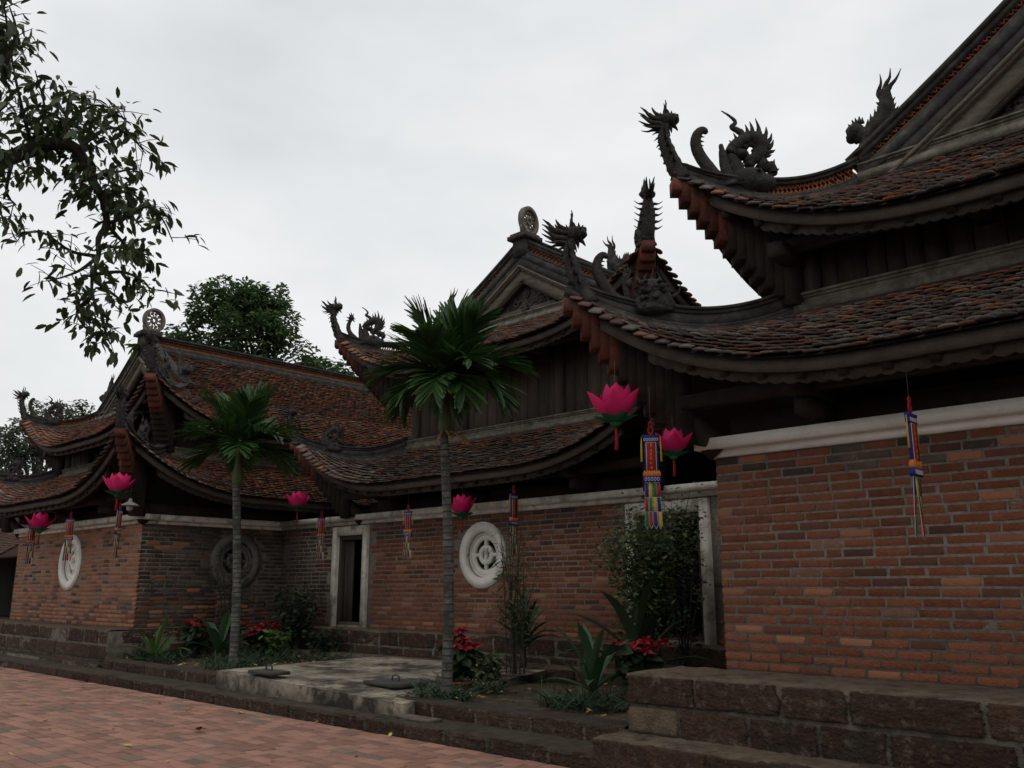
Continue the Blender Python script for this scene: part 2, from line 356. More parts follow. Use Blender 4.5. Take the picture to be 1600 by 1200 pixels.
# ---------------------------------------------------------------- roof ornaments (2-D strokes turned into rounded, tapered sculpture)
class Orn:
    def __init__(s, ox, oy, sx, sy): s.o = (ox, oy, sx, sy); s.mb = MB()
    def p(s, q): ox, oy, sx, sy = s.o; return np.array(((q[0]-ox)/sx, 0, (oy-q[1])/sy))
    def st(s, pts, r0, r1=0.0, flat=.6, n=5, mid=None, y=0.0, yb=None, jit=.22):
        pa = smoothpath([s.p(q) for q in pts], n); k = len(pa); t = np.linspace(0, 1, k)
        r = (r0+(r1-r0)*t)/s.o[2]
        if mid: r = np.interp(t, [0, .5, 1], [r0, mid, r1])/s.o[2]
        if y or yb is not None: pa[:, 1] += y+((yb if yb is not None else y)-y)*t
        tube(s.mb, pa, np.maximum(r, .0015), 7, 0, flat, jit=jit); return s
    def blob(s, c, rx, rz, ry=None, y=0, n=9):
        C = s.p(c); rx /= s.o[2]; rz /= s.o[3]; ry = (ry or .6*rx*s.o[2])/s.o[2]; V = []; m = 8
        for i in range(n+1):
            th = math.pi*i/n
            for k in range(m):
                a = 2*math.pi*k/m; j = 1+.18*(random.random()-.5)
                V.append((C[0]+rx*math.sin(th)*math.cos(a)*j, C[1]+y+ry*math.sin(th)*math.sin(a)*j, C[2]+rz*math.cos(th)))
        s.mb.add(V, [(i*m+k, (i+1)*m+k, (i+1)*m+(k+1) % m, i*m+(k+1) % m) for i in range(n) for k in range(m)]); return s
    def mesh(s, name, m='statue'): return s.mb.mesh(name, M[m], True)
def neck_dragon():
    o = Orn(400, 900, 870, 830)
    o.st([(470,1000),(385,850),(330,700),(300,590),(303,500),(340,420)], 84, 40, .8)
    for k, (q, r) in enumerate((((375,830),26),((345,755),25),((322,680),24),((304,610),22),((298,545),20))):
        for s in (-1, 1): o.st([q, (q[0]-20, q[1]+5), (q[0]-26, q[1]-28)], r, 2, .7, y=s*.05, yb=s*.125)
    for s in (-1, 1): o.st([(330,360),(318,300),(326,245),(320,205)], 17, 3, .8, y=s*.03, yb=s*.022)
    for a, b, r in (((370,830),(330,855),22),((345,760),(296,818),24),((320,690),(256,760),24),((300,620),(222,672),24),((290,560),(205,605),22),((285,510),(186,546),20)):
        o.st([a, ((a[0]+b[0])/2-6, (a[1]+b[1])/2-8), b], r, 2, .5)
    for pts, r in (([(290,400),(200,385),(140,330),(92,295)],30),([(290,450),(200,440),(140,410),(88,378)],28),([(310,380),(250,355),(215,320),(203,295)],24),([(290,480),(220,482),(170,492),(110,480)],20)):
        for y in (-.035, .035): o.st([pts[0]]+[(q[0]-18, q[1]-4) for q in pts[1:]], r*1.05, 3, .55, y=y*.5, yb=y)
    o.blob((345,400), 82, 66, 62); o.blob((405,395), 48, 42, 50); o.blob((425,362), 26, 20, 34)
    for a, b in (((295,365),(273,313)),((320,350),(314,318)),((350,345),(345,297)),((385,340),(382,293)),((408,345),(420,315))): o.st([a, b], 17, 2, .6)
    for y in (-.045, .045): o.st([(345,370),(330,330),(300,300)], 14, 2, .6, y=y); o.blob((385,375), 14, 13, 14, y=y)
    o.st([(385,435),(415,465),(436,496)], 24, 5, .8); o.st([(365,450),(372,490),(376,522)], 24, 2, .6); o.st([(335,480),(352,520),(362,552)], 18, 2, .6)
    return o.mesh('dragon_head')
def curl_tail():
    o = Orn(745, 955, 870, 830)
    o.st([(860,985),(745,950),(665,850),(605,755),(578,660),(592,580),(632,535),(668,540)], 64, 28, .7, mid=50, jit=.04)
    o.blob((664,545), 24, 24, 26)
    for q in ((655,590),(650,630),(645,665)): o.st([(q[0]-30, q[1]), (q[0], q[1]+6)], 12, 2)
    return o.mesh('curled_tail')
def small_dragon():
    o = Orn(745, 955, 870, 830)
    o.st([(800,985),(730,930),(665,850),(640,770),(650,690),(680,620)], 50, 34, .75)
    o.blob((690,590), 52, 46, 42)
    for a, b in (((670,560),(640,500)),((690,550),(680,480)),((710,560),(730,505)),((650,600),(590,570)),((645,640),(585,640)),((725,600),(770,615)),((720,630),(760,670)),((640,700),(590,720))): o.st([a, b], 18, 2)
    return o.mesh('small_dragon')
def flame_beast():
    o = Orn(1060, 985, 870, 830)
    o.st([(1020,640),(1060,600),(1110,600),(1130,640),(1100,670)], 34, 24, .9); o.st([(960,660),(1000,690),(1050,700)], 40, 34, .9); o.st([(1150,760),(1200,800),(1250,800),(1260,860)], 60, 40, .8)
    o.st([(1120,590),(1190,560),(1225,600),(1190,640)], 34, 18, .8); o.st([(1130,650),(1200,640),(1230,680)], 30, 14, .8)
    o.st([(900,985),(870,880),(840,720),(822,605)], 85, 16, .8); o.st([(960,990),(960,880),(930,770),(900,700)], 95, 40, .8)
    o.blob((1060,930), 170, 110, 105); o.blob((1150,960), 150, 90, 105); o.blob((1105,885), 34, 30, 118)
    o.st([(900,690),(950,620),(1040,560),(1120,545),(1175,600),(1150,690),(1090,740),(1020,730)], 52, 44, .8, mid=70)
    o.st([(1050,800),(1100,740),(1150,700)], 48, 40, .8)
    o.st([(1010,580),(1010,505),(965,472),(932,445),(962,400),(915,345),(845,298)], 34, 5, .8, mid=24)
    for a, b in (((1060,520),(1048,420)),((1105,505),(1088,392)),((1165,520),(1140,362)),((1205,545),(1230,436)),((1225,590),(1276,497)),((1230,640),(1287,556)),((1215,670),(1297,648)),((1190,700),(1262,692)),
                 ((1190,800),(1212,716)),((1235,820),(1282,732)),((1240,840),(1318,818)),((1235,870),(1302,856)),((1215,900),(1290,905)),((965,590),(940,500)),((935,620),(898,566)),((915,650),(876,640)),((1035,540),(1030,480)),
                 ((1000,720),(970,735)),((1040,690),(1030,650))):
        m = ((a[0]+b[0])/2+10, (a[1]+b[1])/2+6); o.st([a, m, b], 30, 3, .6)
    o.blob((1000,700), 55, 40, 70)
    return o.mesh('flame_beast')
def gable_dragon():
    o = Orn(230, 1040, 560, 520)
    o.st([(205,1080),(255,980),(310,890),(372,820),(395,735),(388,655)], 62, 34, .75, mid=66)
    o.st([(300,930),(235,900),(175,870)], 66, 52, .8); o.blob((185,865), 58, 62, 62); o.blob((150,890), 30, 30, 36)
    for a, b in (((160,820),(140,788)),((180,810),(168,768)),((200,808),(188,762)),((215,808),(216,760)),((232,815),(236,775)),((262,850),(272,800)),((290,830),(290,772)),((318,810),(320,752)),((345,790),(338,738)),((360,740),(332,712)),
                 ((405,720),(432,690)),((415,760),(454,722)),((420,800),(456,760)),((425,830),(468,785))): o.st([a, b], 17, 2)
    o.st([(375,700),(352,660),(375,600),(374,540)], 24, 2); o.st([(390,680),(405,620),(432,585),(442,528)], 24, 2); o.st([(400,680),(430,640),(470,610),(508,556)], 24, 2)
    o.st([(400,780),(425,840),(400,900),(360,960)], 34, 30)
    return o.mesh('gable_dragon')
def crouching_beast():
    o = Orn(1040, 1110, 930, 890)
    o.st([(1180,840),(1215,870),(1228,825)], 24, 3); o.st([(1170,930),(1230,920),(1285,885),(1300,850),(1312,797)], 30, 4); o.st([(905,790),(885,740),(898,680)], 26, 2)
    o.st([(980,800),(960,740),(985,690)], 30, 3); o.st([(1090,790),(1110,730),(1085,680)], 30, 3); o.st([(1035,800),(1035,730),(1050,650)], 34, 3)
    o.blob((1050,980), 190, 170, 140); o.blob((1030,860), 140, 110, 120); o.blob((930,1010), 100, 90, 110); o.blob((1150,1020), 110, 90, 110); o.blob((930,900), 48, 48, 150); o.blob((1120,890), 60, 60, 150); o.blob((1010,1060), 190, 70, 160)
    for a, b in (((900,830),(870,880)),((1180,1000),(1240,1020)),((1240,1060),(1300,1130)),((880,960),(840,1000)),((1000,900),(980,960)),((1080,950),(1110,1010)),((930,830),(890,800)),((1150,830),(1180,790))): o.st([a, ((a[0]+b[0])/2+15,(a[1]+b[1])/2-10), b], 34, 8)
    for k in range(34):
        q = (random.uniform(880,1190), random.uniform(800,1080)); y = random.choice((-1, 1))*random.uniform(.07,.14)
        o.blob(q, random.uniform(18,36), random.uniform(18,36), 28, y=y)
    return o.mesh('crouching_beast')
def perch_dragon():
    o = Orn(810, 930, 930, 890)
    o.st([(820,980),(815,880),(805,800),(820,700)], 34, 34, .8); o.blob((830,800), 46, 50, 46)
    for pts in ([(810,690),(795,640),(768,592)], [(825,690),(830,640),(818,580)], [(800,700),(770,680),(730,655)], [(780,790),(765,800)], [(850,760),(875,730)]): o.st(pts, 20, 2)
    return o.mesh('small_dragon')
ORN = dict(neck=neck_dragon(), curl=curl_tail(), small=small_dragon(), flame=flame_beast(), gable=gable_dragon(), perch=perch_dragon())
ORN['beast'] = crouching_beast()
def wheel_mesh():
    mb = MB(); ring(mb, (0,0,.30), .20, .27, -.045, .045, 'x', 28); ring(mb, (0,0,.30), .045, .085, -.03, .03, 'x', 14)
    for k in range(10):
        a = 2*math.pi*k/10; c, s = math.cos(a), math.sin(a)
        tube(mb, smoothpath([(0, c*.07, .30+s*.07), (0, math.cos(a+.25)*.14, .30+math.sin(a+.25)*.14), (0, c*.21, .30+s*.21)], 3), .016, 5)
        ring(mb, (0, math.cos(a+.31)*.155, .30+math.sin(a+.31)*.155), .016, .034, -.02, .02, 'x', 8)
    tube(mb, [(0,-.04,-.05),(0,-.02,.05),(0,0,.1)], [.09,.07,.06], 8); tube(mb, smoothpath([(0,-.10,0),(0,-.19,.08),(0,-.15,.17)], 4), [.05,.045,.04,.03,.03,.025,.02,.015,.01][:9], 6)
    tube(mb, smoothpath([(0,.10,0),(0,.18,.06),(0,.22,.13)], 4), [.05,.045,.04,.03,.03,.025,.02,.015,.01][:9], 6)
    return mb.mesh('pierced_wheel', M['ridge_pale'])
WHEEL = wheel_mesh()

# ---------------------------------------------------------------- roof surfaces
class Tier:
    """one curved roof tier round a rectangle: half width hw, front at y=0, depth D; contours at outward offset o"""
    def __init__(s, hw, D, oe, ot, ze, zt, R, Lc=3.3, B=.12, pw=2.4):
        s.hw, s.D, s.oe, s.ot, s.ze, s.zt, s.R, s.Lc, s.B, s.pw = hw, D, oe, ot, ze, zt, R, Lc, B, pw
        s.ridge = None
    def zprof(s, o):
        if s.ridge and o < s.ot:
            t = (s.ot-o)/(s.ot+s.hw); k = s.ridge
            return s.zt+(k-s.zt)*(.90*t+.10*t*t)
        t = (s.oe-o)/(s.oe-s.ot); return s.ze+(s.zt-s.ze)*(.86*t+.14*t*t)
    def pt(s, side, o, a, dz=0.0):
        t = max(0.0, min(1.0, (s.oe-o)/(s.oe-s.ot)))
        if side == 'end': c = s.hw+o-abs(a)
        else: c = min(a+o, s.D+o-a)
        q = max(0.0, 1-max(c, 0)/s.Lc); lift = s.R*max(0, 1-t)**2.1*q**s.pw; b = s.B*(1-t)*q*q
        z = s.zprof(o)+lift+dz
        if side == 'end': return np.array((a+math.copysign(b, a), -o-b, z))
        sx = 1 if side == '+x' else -1; f = -b if a+o < s.D+o-a else b
        return np.array((sx*(s.hw+o+b), a+f, z))
    def hip(s, o, sx, dz=0.0):
        p = s.pt('end', o, sx*(s.hw+o), dz); return p
    def grid(s, side, dz, n=64, rows=12, oe=None, ot=None, amin=None):
        oe = s.oe if oe is None else oe; ot = s.ot if ot is None else ot; V = []
        for i in range(rows+1):
            o = oe+(ot-oe)*i/rows
            if side == 'end': a0, a1 = -(s.hw+o), s.hw+o
            elif s.ridge and o < s.ot: a0, a1 = -s.ot, s.D+s.ot
            else: a0, a1 = -o, s.D+o
            for j in range(n+1):
                u = j/n; V.append(s.pt(side, o, a0+(a1-a0)*u, dz))
        return V, [(i*(n+1)+j, i*(n+1)+j+1, (i+1)*(n+1)+j+1, (i+1)*(n+1)+j) for i in range(rows) for j in range(n)]

TW, TP, TL = .132, .106, .19          # tile width, row pitch, length
def tile_base():
    w = TW/2*.95; L = TL
    out = [(-w, L, .010), (-w, .022, .034), (-w*.76, .004, .040), (0, -.014, .045), (w*.76, .004, .040), (w, .022, .034), (w, L, .010)]
    V = [(x, y, z) for x, y, z in out]+[(x, y+.008, z-.019) for x, y, z in out]; n = len(out)
    V.append((0, .09, .025))
    return V, [(i, i+1, 2*n) for i in range(n-1)]+[(n-1, 0, 2*n), tuple(range(2*n-1, n-1, -1))]+[(i, n+i, n+(i+1), i+1) for i in range(n-1)]
TBV, TBF = tile_base()
def tile_spots(tier, side, ot, wear):
    out = []; o = tier.oe+.03; i = 0
    # rows step along the slope
    while o > ot+.02:
        dz = tier.zprof(o-.05)-tier.zprof(o+.05); sl = math.atan2(dz, .1)
        if side == 'end': a0, a1 = -(tier.hw+o), tier.hw+o
        elif tier.ridge and o < tier.ot: a0, a1 = -tier.ot, tier.D+tier.ot
        else: a0, a1 = -o, tier.D+o
        n = int((a1-a0)/TW); off = ((i % 2)*.5)
        for k in range(n+1):
            a = a0+(k+off)*TW+random.uniform(-.012, .012)
            if a > a1-.03 or a < a0+.03: continue
            out.append((o, a, i))
        o -= TP*math.cos(sl); i += 1
    P, R, Mi = [], [], []
    for (o, a, i) in out:
        p = tier.pt(side, o, a); e = .04
        din = tier.pt(side, o-e, a)-p; lat = tier.pt(side, o, a+e)-p
        if side == '+x': lat = lat
        elif side == '-x': lat = -lat
        if side == '+x': pass
        nn = np.cross(lat, din) if side == 'end' else np.cross(lat, din)
        if nn[2] < 0: nn = -nn
        nn /= np.linalg.norm(nn); f = din/np.linalg.norm(din)
        f = f - nn*.16 + np.cross(f, nn)*random.gauss(0, .06); f /= np.linalg.norm(f)
        s = np.cross(f, nn); s /= np.linalg.norm(s); u = np.cross(s, f)
        P.append(p+nn*(.026+random.uniform(-.008, .010))); R.append(np.stack([s, f, u], 1)); Mi.append(wear(o, a, i))
    return P, R, Mi
def eave_trim(part, tier, side, D0=None, D1=None, n=90, board=True):
    """eave board and scalloped fringe under the tile edge, rafters and soffit"""
    def line(o, dz, m=n, cut=0.0):
        if side == 'end': a0, a1 = -(tier.hw+o)+cut, tier.hw+o-cut
        else: a0, a1 = (-o+cut if D0 is None else D0), (tier.D+o-cut if D1 is None else D1)
        return [tier.pt(side, o, a0+(a1-a0)*j/m, dz) for j in range(m+1)]
    def strip(name, oA, z0, z1, th, m, cut, scal=0, mm=n):
        top = line(oA, z1, mm, cut); mb = MB(); V = []
        nv = np.array((0, 1, 0)) if side == 'end' else np.array((-1 if side == '+x' else 1, 0, 0))
        for j, p in enumerate(top):
            z = z0
            if scal: z = z0+scal*(.5-.5*abs(math.sin(math.pi*j/4)))*2*.5
            q = p.copy(); q[2] += (z-z1); V += [p, q, q+nv*th, p+nv*th]
        mb.add(V, [(4*j+k, 4*j+(k+1) % 4, 4*j+4+(k+1) % 4, 4*j+4+k) for j in range(mm) for k in range(4)]+[(0,1,2,3), (4*mm+3,4*mm+2,4*mm+1,4*mm)])
        return mb.build(name, m, part)
    strip('eave_board', tier.oe-.07, -.15, -.02, .05, M['wood_eave'], .30)
    strip('scalloped_fringe', tier.oe-.17, -.29, -.10, .04, M['wood_eave'], .70, .045, 4*int(tier.hw*2/.13) if side == 'end' else 4*100)
    # soffit
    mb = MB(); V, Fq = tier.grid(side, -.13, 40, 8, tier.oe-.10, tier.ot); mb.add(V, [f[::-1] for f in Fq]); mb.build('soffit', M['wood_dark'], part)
    if side == 'end':
        mb = MB()
        for k in range(-9, 10):
            a = k*.36
            pa = [tier.pt('end', tier.oe-.12-(tier.oe-tier.ot-.15)*q/6, a, -.185) for q in range(7)]
            sweep(mb, pa, rect(.08, -.05, .05), (1, 0, 0))
        mb.build('rafters', M['wood_dark'], part, kind='stuff')
def lattice(mb, path, side, h, pitch, mi=0, thick=.05):
    """open row of bent tiles between two rails"""
    path = np.asarray(path); seg = np.linalg.norm(np.diff(path, axis=0), axis=1); L = np.concatenate([[0], np.cumsum(seg)])
    n = int(L[-1]/pitch); side = np.asarray(side, float)
    for k in range(n):
        s = (k+.5)*pitch; p = np.array([np.interp(s, L, path[:, i]) for i in range(3)]); q = np.array([np.interp(min(s+.02, L[-1]), L, path[:, i]) for i in range(3)])
        t = q-p; t /= np.linalg.norm(t)+1e-9; N = np.cross(t, side); N = N if N[2] > 0 else -N; N /= np.linalg.norm(N)
        w = pitch*.46
        a = [p-t*w, p-t*w*.5+N*h*.5, p, p+t*w*.5+N*h*.5, p+t*w]; b = [p-t*w+N*h, p-t*w*.5+N*h*.52, p+N*h, p+t*w*.5+N*h*.52, p+t*w+N*h]
        for pts in (a, b): sweep(mb, pts, rect(thick, -.012, .012), side, mi, False)
def ridge_band(part, name, path, side, open_from=None, hs=(.09, .13, .08), w=.20, pitch=.11, m='ridge', taper=None):
    """moulded ridge: foot, body (or open tile lattice), cap"""
    a, b, c = hs; mb = MB(); path = np.asarray(path)
    tp = None if taper is None else np.interp(np.arange(len(path)), [0, 6, 11], [taper, .8, 1.0])
    def sweep(mb_, pa_, se_, si_, mi_=0, cl_=True): SWEEP(mb_, pa_, se_, si_, mi_, cl_, None if tp is None else tp[:len(pa_)])
    sweep(mb, path, rect(w*1.45, -.06, a*.55), side); sweep(mb, path, rect(w*1.15, a*.55, a), side)
    sweep(mb, path, rect(w*.92, a+b, a+b+c*.55), side); sweep(mb, path, rect(w*1.18, a+b+c*.55, a+b+c), side)
    k = len(path) if open_from is None else max(2, int(len(path)*open_from))
    if open_from is None or open_from > 0: sweep(mb, path[:k], rect(w*.72, a-.01, a+b+.01), side)
    r = mb.build(name, M[m], part)
    if open_from is not None:
        lb = MB(); pa = path[k-1:] if open_from > 0 else path
        T = np.gradient(pa, axis=0); N = np.cross(T, np.asarray(side, float)); N /= np.linalg.norm(N, axis=1)[:, None]; N[N[:, 2] < 0] *= -1
        lattice(lb, pa+N*a, side, b, pitch, 0, w*.5)
        lb.build('lattice', M['lattice_tile'], part, kind='stuff')
    return r
def hip_set(part, tier, sx, orn, open_part=False):
    D = np.array((-sx*.7071, .7071, 0)); S = np.array((.7071, sx*.7071, 0)); rz = math.atan2(D[1], D[0])
    path = [tier.hip(o, sx, .02) for o in np.linspace(tier.oe+.02, tier.ot, 26)]
    ridge_band(part, 'hip_ridge', path, S, .45 if open_part else None, (.08, .12, .07), .17, .10, taper=.45)
    # stepped corner masonry below the hip
    tip = tier.hip(tier.oe, sx); zin = tier.ze-.45; n = 13
    L = .98
    for k in range(n):
        u0 = k/n; o0 = tier.oe+.03-u0*L*.86; o1 = tier.oe+.03-(k+1.0)/n*L*.86
        top0 = tier.hip(o0, sx)[2]-.05
        bot = tip[2]-.22-(tip[2]-.22-zin)*((k+.0)/(n-1))**.92
        p0 = tier.hip(o0, sx); p1 = tier.hip(o1-.06, sx); w = .10+getattr(tier, 'stepw', .003)*k
        V = []
        for p, tz in ((p0, top0), (p1, tier.hip(o1-.06, sx)[2]-.05)):
            for q, z in ((-w, bot), (w, bot), (w, max(tz, bot+.05)), (-w, max(tz, bot+.05))): V.append((p[0]+S[0]*q, p[1]+S[1]*q, z))
        MB().add(V, [(3,2,1,0),(4,5,6,7),(0,1,5,4),(1,2,6,5),(2,3,7,6),(3,0,4,7)]).build('corner_block', M['redstep'] if k < 6 else M['wood_dark'], part)
    # heavy dark corner bracket under the steps
    mb = MB(); pa = []
    for u in np.linspace(0, 1, 8):
        o = tier.oe-.35-(L-.25)*u; p = tier.hip(o, sx); pa.append((p[0], p[1], tip[2]-.55-(tip[2]-.62-zin+.10)*u**.8))
    tube(mb, pa, np.linspace(.07, .15, 8), 8, 0, .9, S, .25); mb.build('corner_bracket', M['wood_dark'], part)
    for key, o, dz, sc in orn:
        p = tier.hip(o, sx, dz)
        for kk in (key,):
            place({'neck': 'dragon_head', 'curl': 'curled_tail', 'small': 'small_dragon', 'flame': 'flame_beast', 'beast': 'crouching_beast', 'perch': 'small_dragon'}[kk], ORN[kk], part, p, (0, 0, rz), (sc, sc*(1.7 if kk == 'neck' else 1.2), sc))

# ---------------------------------------------------------------- brickwork
def brick_spots(x0, x1, z0, z1, skip=None, start=None):
    out = []; cp = .0846; n = int(round((z1-z0)/cp))
    for r in range(n):
        z = z0+(r+.5)*cp; x = x0-random.choice((0, .15))-random.uniform(0, .04)+(.0 if r % 2 else .0)
        if start is not None: x = x0-(.15 if r % 2 else 0)
        while x < x1:
            l = random.gauss(.30, .018) if random.random() > .06 else random.uniform(.14, .2)
            a, b = max(x, x0), min(x+l-.020, x1)
            if b-a > .05 and not (skip and skip((a+b)/2, z, (b-a)/2)): out.append(((a+b)/2, z, b-a, .063+random.uniform(-.005, .004)))
            x += l
    return out
BRV, BRF = None, None
def brick_base():
    V, Fq = soft_box(.05); V = np.array(V)[:, [0, 2, 1]]*np.array((1, -1, 1))       # chamfered face turned to -y
    return V, Fq
BRV, BRF = brick_base()
BR_MATS = [M['brick_red'], M['brick_dark'], M['brick_pale'], M['brick_old'], M['brick_orange']]
BR_ME = [MB().add(BRV*np.array((1, 1, 1)), BRF).mesh('brick', m) for m in BR_MATS]
def lay_bricks(items, origin, limit=300):
    """items: (part, kind_fn, spots, plane) ; plane 'end' (faces -y) or '+x'"""
    allb = []
    for part, kf, spots, plane, off in items:
        for (a, z, l, h) in spots:
            loc = (a, off, z) if plane == 'end' else (off, a, z)
            w = np.array(loc)+origin; d = np.linalg.norm(w-CAM)
            vis = inframe(w, 5); allb.append((d-(0 if vis else -1000), part, kf, loc, l, h, plane))
    allb.sort(key=lambda t: t[0]); stuff = {}
    for i, (d, part, kf, loc, l, h, plane) in enumerate(allb):
        k = kf(loc[0] if plane == 'end' else loc[1], loc[2]); dep = .05; pr = random.uniform(.000, .009)
        if plane == 'end': L = (loc[0], loc[1]-pr+.01, loc[2]); rz = 0
        else: L = (loc[0]+pr-.01, loc[1], loc[2]); rz = math.pi/2
        rx, ry, rr = random.gauss(0, .012), random.gauss(0, .007), rz+random.gauss(0, .006)
        if i < limit and d < 500: place('brick', BR_ME[k], part, L, (rx, ry, rr), (l, dep, h))
        else: stuff.setdefault(part.name, (part, [], [], [], []))[1].append(L); q = stuff[part.name]; q[2].append(np.array(Matrix.Rotation(rr, 3, 'Z')@Matrix.Rotation(ry, 3, 'Y'))); q[3].append((l, dep, h)); q[4].append(k)
    for part, P, R, S, K in stuff.values():
        MB().stamp(BRV, BRF, P, R, S, K).build('brickwork', BR_MATS, part, kind='stuff')

def dusty_cap(parent, x0, x1, yf, yb, z, seed=1, amp=.03, m='lat_top'):
    """worn mortar skin on top of the stones, with a ragged front edge"""
    r = np.random.default_rng(seed); nx = int((x1-x0)/.05); ny = 7; V = []; ph = r.uniform(0, 6, 4)
    for j in range(ny+1):
        for i in range(nx+1):
            x = x0+(x1-x0)*i/nx; e = amp*(.5*math.sin(x*5+ph[0])+.3*math.sin(x*13+ph[1])+.5*r.uniform(-1, 1)); t = j/ny
            y = yf+e+(yb-yf-e)*max(0, (t-.14)/.86) if j else yf+e*.6-.01
            V.append((x, y, z-(.05 if j == 0 else (.012 if j == 1 else 0))+r.uniform(-.006, .006)))
    return MB().add(V, [(j*(nx+1)+i, j*(nx+1)+i+1, (j+1)*(nx+1)+i+1, (j+1)*(nx+1)+i) for j in range(ny) for i in range(nx)]).build('cap', M[m], parent, smooth=True)
# ---------------------------------------------------------------- the three temple halls
ZT = 2.83
def round_window(root, x, z, y, R, plane='end', m='plaster', worn=False):
    ax = 'y' if plane == 'end' else 'x'; sg = -1 if plane == 'end' else 1
    c = (x, y, z) if plane == 'end' else (y, x, z)
    def rg(mb, r0, r1, f, b): ring(mb, c, r0, r1, min(sg*f, sg*b), max(sg*f, sg*b), ax, 40)
    mb = MB(); rg(mb, R*.70, R, .035, -.04); rg(mb, R*.985, R*1.02, .022, -.03)
    w = mb.build('round_window', M[m], root)
    mb = MB(); rg(mb, R*.63, R*.705, -.05, -.30); mb.build('reveal', M[m], w)
    mb = MB(); rg(mb, R*.47, R*.64, -.07, -.14); rg(mb, R*.17, R*.31, -.07, -.14)
    for k in range(4):
        a = k*math.pi/2; d = np.array((math.cos(a), math.sin(a)))*R; e = np.array((-d[1], d[0]))*.055
        q0, q1 = d*.0 if k % 2 else d*.25, d*.52
        pts = [q0-e, q1-e, q1+e, q0+e]; V = []
        for dep in (.072, .135):
            for p in pts: V.append((c[0]+p[0], c[1]-sg*dep, c[2]+p[1]) if plane == 'end' else (c[0]-sg*dep, c[1]+p[0], c[2]+p[1]))
        mb.add(V, [(0,1,2,3),(7,6,5,4),(0,4,5,1),(1,5,6,2),(2,6,7,3),(3,7,4,0)])
    mb.build('lattice', M[m], w)
    return w
def wall_box(mb, x0, x1, y0, y1, z0, z1, holes):
    """box pieces of a wall in x-z with rectangular holes (hx0,hx1,hz0,hz1)"""
    xs = sorted({x0, x1, *[h[0] for h in holes], *[h[1] for h in holes]}); zs = sorted({z0, z1, *[h[2] for h in holes], *[h[3] for h in holes]})
    for i in range(len(xs)-1):
        run = None
        for j in range(len(zs)-1):
            cx, cz = (xs[i]+xs[i+1])/2, (zs[j]+zs[j+1])/2
            if any(h[0] < cx < h[1] and h[2] < cz < h[3] for h in holes):
                if run is not None: mb.box((xs[i], y0, run), (xs[i+1], y1, zs[j])); run = None
            elif run is None: run = zs[j]
        if run is not None: mb.box((xs[i], y0, run), (xs[i+1], y1, zs[-1]))
